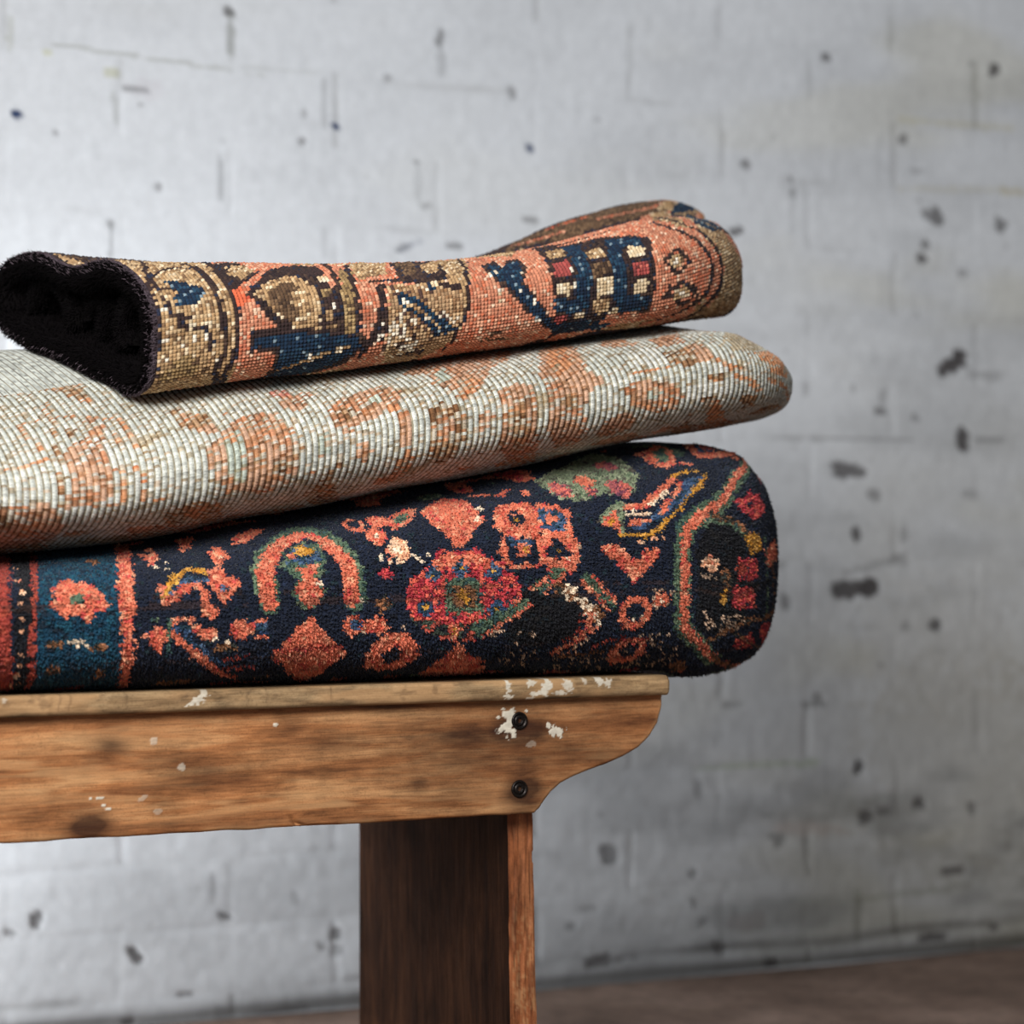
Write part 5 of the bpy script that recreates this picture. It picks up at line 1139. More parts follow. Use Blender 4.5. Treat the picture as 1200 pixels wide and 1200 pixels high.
    # --- end boards (legs): broad boards set across the bench, edge to the front
    def leg(xtop, splay, flip):
        zt, zb2 = SEAT_BOT, 0.0
        zs = np.concatenate([np.linspace(zb2, 0.10, 12)[:-1], np.linspace(0.10, zt, 190)])
        # outline in plan: front edge (towards the room), outer face, back edge, inner face
        th = 0.0268
        plan = []
        def addl(a, b, n):
            for k in range(n):
                plan.append((a[0] + (b[0] - a[0]) * k / n, a[1] + (b[1] - a[1]) * k / n))
        e = 0.0022
        addl((e, 0), (1 - e, 0), 14); addl((1, e), (1, 1 - e), 50); addl((1 - e, 1), (e, 1), 8); addl((0, 1 - e), (0, e), 50)
        plan = np.array(plan)
        V = []
        for z in zs:
            h = (zt - z)
            th2 = th + 0.010 * h
            yf = 0.0245 - 0.02 * h * 0.0; yb = 0.376 + 0.03 * h
            dx = splay * h
            x = xtop + plan[:, 0] * th2 + dx
            y = yf + plan[:, 1] * (yb - yf)
            rough = (vnoise(np.full(len(plan), z * 60.0), plan[:, 0] * 9 + plan[:, 1] * 3, 41) - 0.5) * 0.0016 * (plan[:, 1] < 0.02)
            chip = (vnoise(np.full(len(plan), z * 25.0), plan[:, 0] * 0 + 2, 43) > 0.8) * 0.0012 * (plan[:, 0] > 0.93) * (plan[:, 1] < 0.05)
            V.append(np.stack([x - chip, y + rough, np.full(len(plan), z)], -1))
        V = np.array(V); n = V.shape[1]
        F = [list(f) for f in grid_faces(len(zs), n, True)[:, ::-1]] + [list(range(n)), [(len(zs) - 1) * n + i for i in range(n)][::-1]]
        return V.reshape(-1, 3), F, n, len(zs)
    V, F, n, k = leg(LEG_X, 0.014, False)
    zz = V[:, 2]; xx = V[:, 0]
    frontm = (V[:, 1] < 0.03)
    wear = frontm * smooth(0.5, 0.7, fbm(zz * 160, xx * 500, 45, 3)) * 0.4 * smooth(0.33, 0.2, zz)
    soil = frontm * smooth(0.55, 0.7, fbm(zz * 30, xx * 200, 46, 3)) * 0.35
    left = np.array([xx[np.abs(zz - q) < 1e-9].min() for q in zz[::n]]).repeat(n)
    wear = wear * (xx > left + 0.004)
    zero = np.zeros(len(V))
    o = mesh_obj('leg', V, F, m_leg, bench, smooth_shade=False, attrs={'paint': ('POINT', zero), 'soil': ('POINT', soil), 'wear': ('POINT', wear)})
    # broad faces: dark stain with under-seat shade put into the colour, sawn edge bare
    o.data.materials.append(m_dark)
    for p in o.data.polygons:
        nrm = p.normal
        if abs(nrm.x) > 0.7:
            p.material_index = 1
    V2 = V.copy(); V2[:, 0] = (BENCH_L + SEAT_R) - V2[:, 0]
    F2 = [f[::-1] for f in F]
    o2 = mesh_obj('leg', V2, F2, m_leg, bench, smooth_shade=False, attrs={'paint': ('POINT', zero), 'soil': ('POINT', soil), 'wear': ('POINT', wear)})
    o2.data.materials.append(m_dark)
    for p in o2.data.polygons:
        if abs(p.normal.x) > 0.7:
            p.material_index = 1

    # --- screws: countersunk blackened heads with a socket
    ms = NT('blackened_steel')
    v = ms.coord()
    ms.set(Base_Color=ms.ramp(ms.noise(v, 900, 3), (0.35, srgb(22, 19, 18)), (0.7, srgb(58, 50, 46))), Roughness=0.42, Metallic=0.75)
    mr = NT('screw_recess')
    mr.set(Base_Color=srgb(10, 8, 8), Roughness=0.8)
    prof = [(0.0088, 0.0004), (0.0086, -0.0010), (0.0078, -0.0018), (0.0068, -0.0016), (0.0060, -0.0006), (0.0054, -0.0002), (0.0050, -0.0012), (0.0042, -0.0016), (0.0030, -0.0016), (0.0026, -0.0012), (0.0024, 0.0012), (0.0, 0.0014)]
    for (sx, sz) in SCREWS:
        n = 40; V = []; F = []
        for (r, y) in prof[:-1]:
            for a in range(n):
                ang = 2 * math.pi * a / n
                rr = r
                if r < 0.0031:                                    # six-sided socket
                    rr = r * (0.93 + 0.09 * math.cos(6 * ang))
                V.append((sx + rr * math.cos(ang), y - 0.0002, sz + rr * math.sin(ang)))
        V.append((sx, prof[-1][1], sz))
        for i in range(len(prof) - 2):
            for a in range(n):
                b = (a + 1) % n
                F.append([i * n + a, i * n + b, (i + 1) * n + b, (i + 1) * n + a])
        last = (len(prof) - 2) * n
        for a in range(n):
            F.append([last + a, last + (a + 1) % n, len(V) - 1])
        so = mesh_obj('screw', V, F, ms.m, bench)
        so.data.materials.append(mr.m)
        for p in so.data.polygons:
            if all(vi >= last - n for vi in p.vertices):
                p.material_index = 1
        so['label'] = 'blackened round screw head in the apron'

# ================================================================= rugs
def dye_cells(design, PAL, base_fn, ncol, nrow, ps, pt, seed, jag=0.55):
    """colour of every knot: the design is drawn over the knot grid the way a weaver counts it"""
    ci, rj = np.meshgrid(np.arange(ncol), np.arange(nrow), indexing='ij')
    A = (ci + 0.5) * ps; B = (rj + 0.5) * pt
    A = A + (hash01(ci, rj, seed) - 0.5) * ps * jag; B = B + (hash01(ci, rj, seed + 1) - 0.5) * pt * jag
    code = base_fn(A, B)
    for (kind, c, w, pts) in design:
        p = np.array(pts, float)
        if kind == 'E':
            (a, b), (ra, rb) = p
            m = ((A - a) / ra) ** 2 + ((B - b) / rb) ** 2 <= 1
        elif kind == 'P':
            lo, hi = p.min(0), p.max(0)
            bx = (A >= lo[0] - .01) & (A <= hi[0] + .01) & (B >= lo[1] - .01) & (B <= hi[1] + .01)
            a, b = A[bx], B[bx]
            ins = np.zeros(a.shape, bool)
            for k in range(len(p)):
                x1, y1 = p[k]; x2, y2 = p[(k + 1) % len(p)]
                cr = (y1 > b) != (y2 > b)
                ins ^= cr & (a < (x2 - x1) * (b - y1) / (y2 - y1 + 1e-12) + x1)
            m = np.zeros(A.shape, bool); m[bx] = ins
        else:
            m = np.zeros(A.shape, bool)
            for k in range(len(p) - 1):
                d = p[k + 1] - p[k]; L2 = max((d ** 2).sum(), 1e-12)
                t = np.clip(((A - p[k][0]) * d[0] + (B - p[k][1]) * d[1]) / L2, 0, 1)
                m |= np.hypot(A - p[k][0] - t * d[0], B - p[k][1] - t * d[1]) <= max(w / 2, min(ps, pt) * 0.5)
        code[m] = c
    col = np.zeros(A.shape + (3,))
    r1 = hash01(ci, rj, seed + 5); r2 = hash01(ci, rj, seed + 6)
    blot = fbm(A * 60, B * 60, seed + 7, 3)
    for k in np.unique(code):
        main, alts = PAL[k]
        m = code == k
        cc = np.tile(srgb(*main), (m.sum(), 1))
        acc = 0.0
        rr = np.clip(0.55 * r1[m] + 0.45 * smooth(0.25, 0.75, blot[m]), 0, 1)
        for (pr, alt) in alts:
            q = (rr >= acc) & (rr < acc + pr)
            cc[q] = srgb(*alt)
            acc += pr
        col[m] = cc
    col *= (0.78 + 0.44 * r2)[..., None]
    return col, code, A, B

def envelope(V, d=0.005, x0=-0.8, x1=0.7, y0=-0.2, y1=0.6):
    """height of the upper side of a body over a plan grid"""
    nx, ny = int((x1 - x0) / d) + 1, int((y1 - y0) / d) + 1
    H = np.full((nx, ny), -9.0)
    i = np.clip(((V[:, 0] - x0) / d).astype(int), 0, nx - 1); j = np.clip(((V[:, 1] - y0) / d).astype(int), 0, ny - 1)
    np.maximum.at(H, (i, j), V[:, 2])
    for _ in range(2):
        G = H.copy()
        G[1:] = np.maximum(G[1:], H[:-1]); G[:-1] = np.maximum(G[:-1], H[1:])
        H2 = G.copy()
        H2[:, 1:] = np.maximum(H2[:, 1:], G[:, :-1]); H2[:, :-1] = np.maximum(H2[:, :-1], G[:, 1:])
        H = H2
    return (H, d, x0, y0)

def settle(V, env, gap):
    """let the cloth lie on what is below it instead of sinking in"""
    H, d, x0, y0 = env
    i = np.clip(((V[..., 0] - x0) / d).astype(int), 0, H.shape[0] - 1); j = np.clip(((V[..., 1] - y0) / d).astype(int), 0, H.shape[1] - 1)
    V[..., 2] = np.maximum(V[..., 2], H[i, j] + gap)
    return V

def rug_mesh(name, sp, PAL, design, base_fn, mat, parent, relief, back_key, post=None, env=None, gap=0.002, crevice=1.0):
    P, N, dd, ncol, nrow = rug_base(sp)
    ns, nt, _ = P.shape
    ss, st = sp['sub']
    col, code, A, B = dye_cells(design, PAL, base_fn, ncol, nrow, sp['ps'], sp['pt'], sp['seed'])
    if post is not None:
        col = post(col, code, A, B)
    i = np.arange(ns)[:, None]; j = np.arange(nt)[None, :]
    fs = (i % ss) / ss; ft = (j % st) / st
    ic = np.minimum(i // ss, ncol - 1); jr = j // st
    h = relief(i + 0 * j, j + 0 * i, ic + 0 * j, jr + 0 * i, ss, st)
    h = np.where(j < nrow * st, h, 0.0)
    P = P + N * h[..., None]
    if env is not None:
        P = settle(P, env, gap)
    F = grid_faces(ns, nt, True)
    fi = np.repeat(np.arange(ns - 1), nt); fj = np.tile(np.arange(nt), ns - 1)
    ci = np.minimum(fi // ss, ncol - 1); rj = fj // st
    fr = rj < nrow
    main, alts = PAL[back_key]
    fc = np.tile(srgb(*main), (len(F), 1)) * (0.8 + 0.4 * hash01(fi // ss, fj, 77))[:, None]
    fc[fr] = col[ci[fr], rj[fr]]
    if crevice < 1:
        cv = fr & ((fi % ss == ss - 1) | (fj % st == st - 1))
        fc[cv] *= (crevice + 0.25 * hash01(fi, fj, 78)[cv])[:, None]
    V = P.reshape(-1, 3)
    # close the folded right end
    e = (ns - 1) * nt
    o = mesh_obj(name, V, F, mat, parent, attrs={'dye': ('FACE', fc)})
    return o, P, N, col, (ncol, nrow, ss, st)

def strands(points, normals, cols, length, radius, bend, rng):
    """short wool tufts: slim three-sided blades, one mesh"""
    n = len(points)
    t = np.cross(normals, rng.normal(size=(n, 3))); t /= np.maximum(np.linalg.norm(t, axis=1, keepdims=True), 1e-9)
    b = np.cross(normals, t)
    L = (length * rng.uniform(0.6, 1.25, n))[:, None]
    R = (radius * rng.uniform(0.7, 1.3, n))[:, None]
    tip = points + normals * L + bend * L + rng.normal(size=(n, 3)) * L * 0.25
    mid = points + normals * L * 0.55 + bend * L * 0.25
    ang = [0, 2 * math.pi / 3, 4 * math.pi / 3]
    base = [points + R * (math.cos(a) * t + math.sin(a) * b) - normals * 0.0004 for a in ang]
    mids = [mid + R * 0.85 * (math.cos(a) * t + math.sin(a) * b) for a in ang]
    V = np.stack(base + mids + [tip], 1).reshape(-1, 3)
    k = np.arange(n)[:, None] * 7
    tri = []
    for a in range(3):
        c = (a + 1) % 3
        tri += [k + np.array([[a, c, 3 + c]]), k + np.array([[a, 3 + c, 3 + a]]), k + np.array([[3 + a, 3 + c, 6]])]
    F = np.stack(tri, 1).reshape(-1, 3)
    fc = np.repeat(cols, 9, axis=0)
    return V, F, fc

def relief_knot(amp, lo):
    def f(i, j, ic, jr, ss, st):
        a = np.abs(np.sin(math.pi * i / ss)); b = np.abs(np.sin(math.pi * j / st))
        edge = np.where((i % ss == 0) | (j % st == 0), 0.0, 1.0)
        r = hash01(ic, jr, 301)
        corner = np.where((i % ss == 0) & (j % st == 0), -0.35, 0.0)
        return amp * (edge * (0.55 + 0.9 * r) + corner) + lo * (hash01(i, j, 302) - 0.5)
    return f

def relief_bead(amp):
    """back of a knotted rug: rows of small round beads"""
    def f(i, j, ic, jr, ss, st):
        a = np.sin(math.pi * (i % ss) / ss); b = np.sin(math.pi * (j % st) / st)
        r = hash01(ic, jr, 301)
        lean = (hash01(ic, jr, 303) - 0.5) * ((i % ss) / ss - 0.5) * 0.8
        return amp * ((a * b) ** 0.6 * (0.5 + 0.9 * r + lean) - 0.25 * ((a == 0) & (b == 0))) + 0.0002 * (hash01(i, j, 302) - 0.5)
    return f

def relief_rib(amp):
    def f(i, j, ic, jr, ss, st):
        k = i % ss
        rib = np.array([-1.1, 0.25, 0.62, 0.7, 0.3])[k]
        r = hash01(ic, (j + (k > 2)) // st, 311)
        row = np.where((j + (k > 2)) % st == 0, 0.0, 0.45) * (0.4 + 1.2 * r)
        slant = 0.25 * np.sin(ic * 2.1 + j * 0.9)
        return amp * (rib + np.where(k == 0, 0, row)) + amp * 0.25 * (hash01(i, j, 312) - 0.5)
    return f

PAL_BOTTOM = {
 'n': ((24, 32, 50), [(.12, (14, 18, 32)), (.12, (34, 44, 66)), (.04, (28, 48, 56))]),
 'K': ((20, 20, 26), [(.2, (30, 28, 28)), (.1, (22, 32, 40))]),
 'C': ((224, 122, 92), [(.22, (202, 94, 72)), (.18, (234, 144, 112)), (.05, (208, 84, 76)), (.04, (242, 172, 134))]),
 'D': ((164, 66, 54), [(.25, (140, 50, 46)), (.2, (188, 84, 64))]),
 'R': ((206, 70, 76), [(.25, (226, 88, 86)), (.2, (178, 52, 64)), (.12, (234, 112, 90)), (.05, (60, 52, 64))]),
 'T': ((20, 66, 90), [(.25, (16, 50, 72)), (.2, (28, 80, 100)), (.08, (24, 44, 60))]),
 'B': ((58, 84, 118), [(.25, (40, 62, 96)), (.2, (84, 108, 136)), (.1, (34, 60, 74))]),
 'G': ((88, 110, 88), [(.25, (66, 88, 70)), (.2, (116, 132, 104)), (.12, (58, 84, 82))]),
 'g': ((128, 140, 110), [(.25, (98, 116, 88)), (.2, (154, 162, 130)), (.1, (86, 80, 70))]),
 'O': ((206, 146, 52), [(.25, (176, 120, 44)), (.2, (222, 168, 80))]),
 'c': ((240, 176, 136), [(.25, (228, 140, 110)), (.25, (250, 208, 172))]),
 'w': ((250, 226, 196), [(.2, (232, 196, 164))]),
 'b': ((140, 94, 62), [(.25, (110, 72, 50)), (.2, (168, 112, 76)), (.15, (60, 60, 54))]),
 'p': ((180, 96, 98), [(.25, (150, 72, 88)), (.25, (220, 120, 104)), (.15, (110, 60, 78))]),
 'M': ((150, 70, 62), [(.25, (70, 80, 68)), (.25, (196, 92, 74)), (.2, (40, 40, 48))]),
 'x': ((78, 44, 34), [(.3, (58, 34, 30)), (.2, (98, 54, 40))]),
}
PAL_TOP = {
 's': ((214, 140, 108), [(.18, (198, 116, 88)), (.18, (228, 164, 130)), (.10, (212, 120, 86)), (.06, (188, 120, 92)), (.04, (244, 204, 172))]),
 't': ((186, 150, 108), [(.2, (160, 124, 86)), (.2, (208, 176, 134)), (.08, (128, 98, 70)), (.05, (232, 208, 172))]),
 'o': ((160, 130, 88), [(.25, (130, 104, 68)), (.2, (188, 158, 112)), (.1, (100, 78, 56))]),
 'K': ((58, 42, 40), [(.25, (44, 32, 34)), (.15, (78, 58, 48)), (.08, (40, 44, 62))]),
 'k': ((96, 72, 52), [(.3, (70, 52, 40)), (.2, (124, 96, 70))]),
 'N': ((26, 50, 74), [(.25, (20, 38, 60)), (.2, (36, 66, 88)), (.08, (26, 40, 60)), (.03, (130, 150, 160))]),
 'c': ((232, 206, 166), [(.25, (206, 178, 138)), (.2, (246, 228, 196))]),
 'w': ((250, 238, 216), [(.25, (226, 208, 180))]),
 'r': ((222, 108, 72), [(.25, (206, 88, 62)), (.2, (236, 138, 100))]),
 'R': ((180, 84, 78), [(.25, (206, 112, 96)), (.2, (128, 62, 60))]),
 'm': ((176, 140, 104), [(.16, (238, 222, 196)), (.12, (86, 62, 54)), (.2, (150, 112, 78)), (.12, (206, 170, 128))]),
}
PAL_MIDDLE = {
 'z': ((214, 216, 206), [(.18, (200, 203, 194)), (.18, (228, 228, 218)), (.04, (208, 190, 168)), (.03, (178, 162, 138))]),
 'q': ((218, 174, 144), [(.20, (212, 148, 110)), (.16, (214, 204, 188)), (.10, (190, 136, 100)), (.04, (150, 112, 84))]),
 'o': ((222, 156, 112), [(.14, (208, 130, 86)), (.2, (228, 178, 142)), (.16, (206, 190, 168))]),
 'b': ((164, 122, 86), [(.22, (132, 92, 60)), (.2, (186, 148, 112)), (.18, (206, 194, 174)), (.1, (206, 148, 106))]),
 'w': ((230, 230, 222), [(.2, (214, 214, 204))]),
 'g': ((196, 204, 190), [(.2, (182, 192, 178)), (.14, (212, 190, 164))]),
 't': ((198, 182, 154), [(.25, (176, 158, 128)), (.2, (212, 200, 176))]),
 'r': ((218, 144, 124), [(.25, (204, 120, 100)), (.2, (220, 190, 172))]),
 'd': ((120, 104, 80), [(.3, (100, 84, 62))]),
}

def build_bottom_rug():
    sp = BOTTOM_RUG
    root = empty('folded_rug', (-0.2, 0.16, SEAT_TOP), 'dark navy folded rug with coral and red flowers, lowest of the stack on the bench', 'rug')
    def base(A, B):
        c = np.full(A.shape, 'n', dtype='<U1')
        # hidden stretches carry the same small flowers scattered over the navy ground
        q = vnoise(A * 34, B * 34, 401)
        up = (B > 0.285) | (B < 0.03)
        end = A > (A.max() - 0.13)
        q2 = vnoise(A * 90, B * 60, 402)
        c[end & (q2 > 0.62)] = 'C'; c[end & (q2 < 0.26)] = 'G'; c[end & (q2 > 0.80)] = 'b'
        c[(q > 0.74) & up] = 'C'; c[(q < 0.2) & up] = 'G'; c[(q > 0.86) & up] = 'R'
        return c
    def post(col, code, A, B):
        r = hash01((A * 4000).astype(int), (B * 4000).astype(int), 411)
        for (a0, b0, a1, b1, p) in BOTTOM_WORN:
            lo, hi = min(b0, b1), max(b0, b1)
            m = (A > min(a0, a1)) & (A < max(a0, a1)) & (B > lo) & (B < hi) & (r < p) & ((code == 'n') | (code == 'K'))
            col[m] = srgb(214, 180, 152) * (0.4 + 0.7 * r[m] / p)[..., None]
        # rubbed streaks along the rows near the fold foot
        row = hash01((B / sp['pt']).astype(int), 0 * A.astype(int), 412)
        st = (row > 0.80) & (fbm(A * 40, B * 400, 413, 2) > 0.56) & (B < 0.16)
        col[st] = col[st] * 0.55 + srgb(90, 62, 50) * 0.25
        return col
    m = mat_wool('pile_wool', 0.12)
    o, P, N, col, (nc, nr, ss, st) = rug_mesh('pile_face', sp, PAL_BOTTOM, BOTTOM_DESIGN, base, m, root, relief_knot(0.0012, 0.0005), 'n', post, SEAT_ENV, 0.0032)
    # standing tufts of the worn pile
    rng = np.random.default_rng(77)
    pts, nrm, cc = [], [], []
    per = 4
    ci, rj = np.meshgrid(np.arange(nc), np.arange(4, nr), indexing='ij')
    ci = ci.ravel(); rj = rj.ravel()
    for q in range(per):
        fi = ci * ss + rng.integers(0, ss + 1, len(ci)); fj = rj * st + rng.integers(0, st + 1, len(rj))
        fi = np.clip(fi, 0, P.shape[0] - 2)
        p = P[fi, fj] + (P[fi + 1, fj] - P[fi, fj]) * rng.uniform(0, 1, len(fi))[:, None] + (P[fi, fj + 1] - P[fi, fj]) * rng.uniform(0, 1, len(fi))[:, None]
        pts.append(p); nrm.append(N[fi, fj]); cc.append(col[ci, rj] * rng.uniform(0.8, 1.2, len(ci))[:, None])
    pts = np.concatenate(pts); nrm = np.concatenate(nrm); cc = np.concatenate(cc)
    V, F, fc = strands(pts, nrm, cc, 0.0023, 0.00105, np.array([0.05, 0.0, -0.55]), rng)
    V = settle(V, SEAT_ENV, 0.0004)
    t = mesh_obj('pile', V, F, m, root, attrs={'dye': ('FACE', fc)})
    t['kind'] = 'stuff'
    return envelope(np.concatenate([P.reshape(-1, 3), V]))

def build_middle_rug(env):
    sp = MIDDLE_RUG
    root = empty('folded_rug', (-0.2, 0.16, 0.70), 'pale grey-green folded rug with faded orange motifs, between the two darker rugs', 'rug')
    def base(A, B):
        c = np.full(A.shape, 'z', dtype='<U1')
        q = fbm(A * 16, B * 20, 421, 3)
        c[q > 0.74] = 'q'
        c[q < 0.24] = 't'
        return c
    def post(col, code, A, B):
        # knots stand between darker wefts: a few warp lines show brown
        r = hash01((A / sp['ps']).astype(int), (B / sp['pt']).astype(int), 431)
        m = r > 0.93
        col[m] = col[m] * np.array([0.72, 0.62, 0.5])
        return col
    m = mat_wool('flat_back_wool', 0.08)
    o, P, N, col, _ = rug_mesh('woven_back', sp, PAL_MIDDLE, MIDDLE_DESIGN, base, m, root, relief_rib(0.0010), 'z', post, env, 0.0006)
    # the furrows between ribs show the dark warp and weft
    a = o.data.attributes['dye']
    n = len(o.data.polygons)
    buf = np.empty(n * 4, np.float32); a.data.foreach_get('color', buf); buf = buf.reshape(-1, 4)
    nt = P.shape[1]
    fi = np.repeat(np.arange(P.shape[0] - 1), nt); fj = np.tile(np.arange(nt), P.shape[0] - 1)
    ss, st = sp['sub']
    fur = (fi % ss == 0)
    k = 0.28 + 0.36 * hash01(fi // ss, fj // st, 441)
    seam = ((fj + np.where(fi % ss > 2, 1, 0)) % st == st - 1) & ~fur
    seam &= hash01(fi // ss * 2 + (fi % ss > 2), fj // st, 443) < 0.75
    buf[seam, :3] *= (0.50 + 0.4 * hash01(fi, fj, 442)[seam])[:, None]
    buf[fur, :3] = buf[fur, :3] * k[fur][:, None] * np.array([0.9, 0.78, 0.6])
    a.data.foreach_set('color', buf.ravel())
    return envelope(P.reshape(-1, 3))

def build_top_rug(env):
    sp = TOP_RUG
    root = empty('folded_rug', (-0.1, 0.16, 0.80), 'salmon and tan folded rug with navy motifs and black pile inside, topmost of the stack', 'rug')
    def base(A, B):
        c = np.full(A.shape, 's', dtype='<U1')
        q = fbm(A * 22, B * 22, 451, 3)
        c[q > 0.60] = 'K'; c[q < 0.34] = 't'
        far = (B > 0.32) & (A < 0.75)
        c[far & (q > 0.45)] = 'K'; c[far & (q <= 0.45)] = 'k'
        return c
    m = mat_wool('knotted_back_wool', 0.08)
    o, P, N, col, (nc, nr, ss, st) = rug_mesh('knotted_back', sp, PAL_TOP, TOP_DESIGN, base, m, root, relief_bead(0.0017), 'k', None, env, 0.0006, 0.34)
    # ---- open left end: thick dark pile on the inner side
    mp = mat_wool('dark_pile_wool', 0.0, 0.06)
    rng = np.random.default_rng(99)
    ring = P[0]                                              # outer outline at the open end
    nt = len(ring)
    yz = ring[:, 1:]
    nn = 260
    d = np.concatenate([[0], np.cumsum(np.hypot(*np.diff(np.vstack([yz, yz[:1]]), axis=0).T))])
    tt = np.linspace(0, d[-1], nn + 1)[:-1]
    cyc = np.vstack([yz, yz[:1]])
    XR = np.interp(tt, d, np.append(ring[:, 0], ring[0, 0]))
    Y = np.interp(tt, d, cyc[:, 0]); Z = np.interp(tt, d, cyc[:, 1])
    for _ in range(6):
        Y = (np.roll(Y, 1) + 2 * Y + np.roll(Y, -1)) / 4; Z = (np.roll(Z, 1) + 2 * Z + np.roll(Z, -1)) / 4
    ty = np.roll(Y, -1) - np.roll(Y, 1); tz = np.roll(Z, -1) - np.roll(Z, 1)
    l = np.hypot(ty, tz); iny, inz = -tz / l, ty / l
    cy, cz = Y.mean(), Z.mean()
    sgn = np.sign(((cy - Y) * iny + (cz - Z) * inz).mean()); iny *= sgn; inz *= sgn
    x0 = sp['x0']
    # cut edge and pile, from the outer rim rolling inwards and then back into the roll
    steps = [(0.000, 0.000), (-0.004, 0.001), (-0.007, 0.004), (-0.008, 0.008), (-0.007, 0.013), (-0.003, 0.018), (0.006, 0.021), (0.020, 0.023), (0.040, 0.025), (0.070, 0.026)]
    lob = 1 + 0.25 * (fbm(np.cos(2 * np.pi * tt / d[-1]) * 3, np.sin(2 * np.pi * tt / d[-1]) * 3, 461, 3) - 0.5)
    rings = []
    for (dx, din) in steps:
        lim = din * lob
        rings.append(np.stack([np.full(nn, dx) + XR + ( 0.004 * (lob - 1) * 8 * (din > 0.002)), Y + iny * lim, Z + inz * lim], -1))
    R = np.array(rings)
    R = settle(R, env, 0.0006)
    Vp = R.reshape(-1, 3)
    F = [list(f) for f in grid_faces(len(steps), nn, True)]
    F.append([(len(steps) - 1) * nn + i for i in range(nn)])
    dye = np.tile(srgb(11, 8, 9), (len(F), 1))
    rim = np.repeat(np.arange(len(steps) - 1), nn)
    dye[:len(rim)][rim < 1] = srgb(66, 55, 58)
    dye[:len(rim)][rim == 1] = srgb(36, 28, 31)
    mesh_obj('pile_edge', Vp, F, mp, root, attrs={'dye': ('FACE', dye)})
    # ---- the inner turns of the roll: two folded lobes of pile inside the shell
    def coil(path, xin, thick, seed):
        path = np.array(path, float)
        dd = np.concatenate([[0], np.cumsum(np.hypot(*np.diff(path, axis=0).T))])
        fy, fz = curve(dd, path[:, 0]), curve(dd, path[:, 1])
        s = np.linspace(0, dd[-1], 110)
        py, pz = fy(s), fz(s)
        gy, gz = np.gradient(py), np.gradient(pz); g = np.hypot(gy, gz); ny_, nz_ = -gz / g, gy / g
        nr_ = 22
        xs_ = np.concatenate([[0, 0.0015, 0.004, 0.008], np.linspace(0.014, 0.17, 8)])
        rnd = np.array([0.35, 0.7, 0.9, 1.0] + [1.0] * 8)
        V = []
        for x, rd in zip(xs_, rnd):
            for k in range(len(s)):
                endt = min(1.0, math.sqrt(max(0.0, min(s[k], dd[-1] - s[k])) / (thick * 0.5) + 0.02))
                for q in range(nr_):
                    a = 2 * math.pi * q / nr_
                    w = thick / 2 * rd * endt * (0.9 + 0.2 * vnoise(s[k] * 60, q * 0.7, seed))
                    off = math.cos(a) * w
                    al = math.sin(a) * 0.002
                    V.append((x0 + xin + x - sp['skew'] * min(max((py[k] - sp['skew_y']) / 0.32, 0), 1.2) + 0.004 * (vnoise(s[k] * 45, x * 3, seed + 1) - 0.5), py[k] + ny_[k] * off + gy[k] / g[k] * al, pz[k] + nz_[k] * off + gz[k] / g[k] * al))
        return np.array(V), (len(xs_), len(s), nr_)
    pile_pts, pile_nrm = [], []
    for (path, xin, thick, seed) in COILS:
        V, (a, b, c) = coil(path, xin, thick, seed)
        V = V.reshape(a, b, c, 3)
        # outer skins along the roll plus the rounded face at the open end
        h = c // 2
        skinA = V[:, :, 0]; skinB = V[:, :, h]
        sheet = np.concatenate([skinA[::-1], skinB], 0)      # wraps over the open edge
        F = grid_faces(2 * a, b)
        o2 = mesh_obj('inner_fold', sheet.reshape(-1, 3), F, mp, root, attrs={'dye': ('FACE', np.tile(srgb(10, 8, 8), (len(F), 1)))})
        Ns = grid_normals(sheet)
        mid = (skinA + skinB) / 2
        midr = np.concatenate([mid[::-1], mid], 0)
        # keep normals pointing away from the sheet's middle
        away = sheet - midr
        edge = np.zeros_like(sheet); edge[:, :, 0] = -1
        dirn = away / np.maximum(np.linalg.norm(away, axis=-1, keepdims=True), 1e-6)
        wgt = np.concatenate([np.arange(a)[::-1], np.arange(a)])[:, None, None]
        dirn = dirn + edge * np.clip(1.2 - wgt * 0.3, 0, 2)
        dirn /= np.linalg.norm(dirn, axis=-1, keepdims=True)
        n_s = 4000
        ii = rng.integers(a - 6, a + 5, n_s); jj = rng.integers(0, b - 1, n_s)
        u1 = rng.uniform(0, 1, n_s)[:, None]; u2 = rng.uniform(0, 1, n_s)[:, None]
        p = sheet[ii, jj] * (1 - u1) * (1 - u2) + sheet[ii + 1, jj] * u1 * (1 - u2) + sheet[ii, jj + 1] * (1 - u1) * u2 + sheet[ii + 1, jj + 1] * u1 * u2
        pile_pts.append(p); pile_nrm.append(dirn[ii, jj])
    Rn = np.zeros_like(R)
    for k in range(len(steps)):
        ax = -1.0 if k < 6 else -0.3
        Rn[k, :, 0] = ax; wi = -0.8 if k < 3 else (0.2 if k < 5 else 1.0)
        Rn[k, :, 1] = iny * wi; Rn[k, :, 2] = inz * wi
    Rn /= np.linalg.norm(Rn, axis=-1, keepdims=True)
    n_s = 16000
    ii = rng.integers(0, len(steps) - 2, n_s); jj = rng.integers(0, nn, n_s); u1 = rng.uniform(0, 1, n_s)[:, None]; u2 = rng.uniform(0, 1, n_s)[:, None]
    j2 = (jj + 1) % nn
    p = R[ii, jj] * (1 - u1) * (1 - u2) + R[ii + 1, jj] * u1 * (1 - u2) + R[ii, j2] * (1 - u1) * u2 + R[ii + 1, j2] * u1 * u2
    c_edge = np.where(((ii < 1) | ((ii < 3) & (rng.uniform(size=n_s) < 0.16)))[:, None], srgb(92, 80, 86)[None], srgb(11, 8, 9)[None])
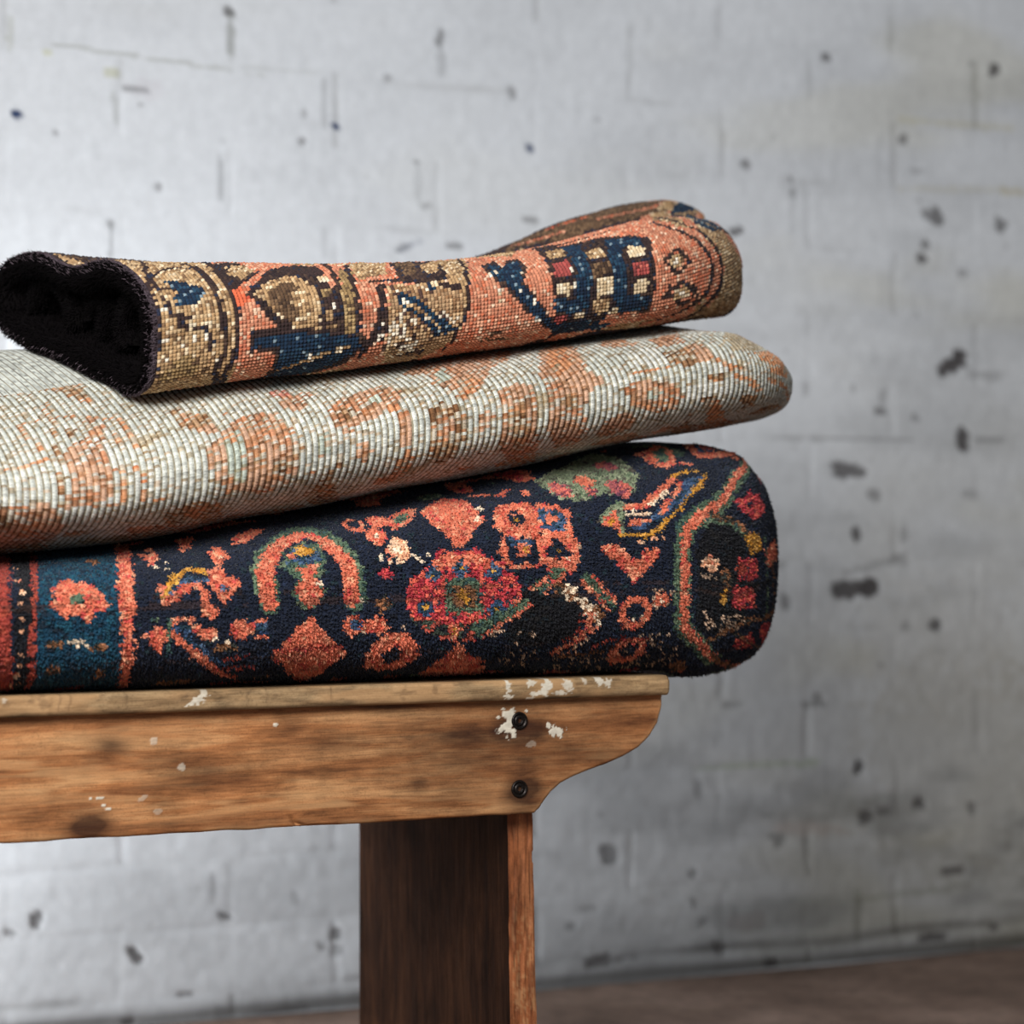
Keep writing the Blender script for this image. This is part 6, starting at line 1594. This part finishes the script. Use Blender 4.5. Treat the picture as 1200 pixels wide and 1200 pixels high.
    pts = np.concatenate([p] + pile_pts); nrm = np.concatenate([Rn[ii, jj]] + pile_nrm)
    cc = np.concatenate([c_edge, np.tile(srgb(12, 9, 10), (sum(len(q) for q in pile_pts), 1))]) * rng.uniform(0.6, 1.4, len(pts))[:, None]
    V, F, fc = strands(pts, nrm, cc, 0.0050, 0.00055, np.array([-0.1, 0, -0.15]), rng)
    V = settle(V, env, 0.0003)
    t = mesh_obj('pile', V, F, mp, root, attrs={'dye': ('FACE', fc)})
    t['kind'] = 'stuff'; t['label'] = 'black fuzzy pile at the open end'
    return root

# ================================================================= build
build_wall()
build_floor()
build_bench()
SEAT_ENV = envelope(np.array([[x, y, SEAT_TOP] for x in np.arange(-0.8, SEAT_R + 0.002, 0.004) for y in np.arange(-0.012, DEPTH, 0.004)]))
env = build_bottom_rug()
env = build_middle_rug(env)
build_top_rug(env)

# ================================================================= light
def area(name, loc, target, size, size_y, power, color):
    d = bpy.data.lights.new(name, 'AREA')
    d.shape = 'RECTANGLE'; d.size = size; d.size_y = size_y; d.energy = power; d.color = color
    o = bpy.data.objects.new(name, d)
    o.location = loc
    v = Vector(target) - Vector(loc)
    o.rotation_euler = v.to_track_quat('-Z', 'Y').to_euler()
    link(o)
    return o
from mathutils import Vector
area('window_light', (-1.75, -1.75, 1.95), (0.35, 0.40, 0.90), 1.2, 1.1, 96.0, (1.0, 0.992, 0.985))
area('side_fill_light', (-1.05, 0.66, 0.50), (0.90, 0.98, 0.14), 0.45, 0.60, 11.0, (0.93, 0.97, 1.0)).data.spread = math.radians(100)  # added fill lamp behind the bench, brightens the lower left of the wall
w = bpy.data.worlds.new('world')
scene.world = w
w.use_nodes = True
bg = w.node_tree.nodes['Background']
bg.inputs[0].default_value = (0.92, 0.95, 1.0, 1)
bg.inputs[1].default_value = 0.19

scene.view_settings.view_transform = 'Standard'
scene.view_settings.look = 'None'
scene.view_settings.gamma = 1.0
scene.view_settings.use_curve_mapping = False
scene.view_settings.exposure = 0.0
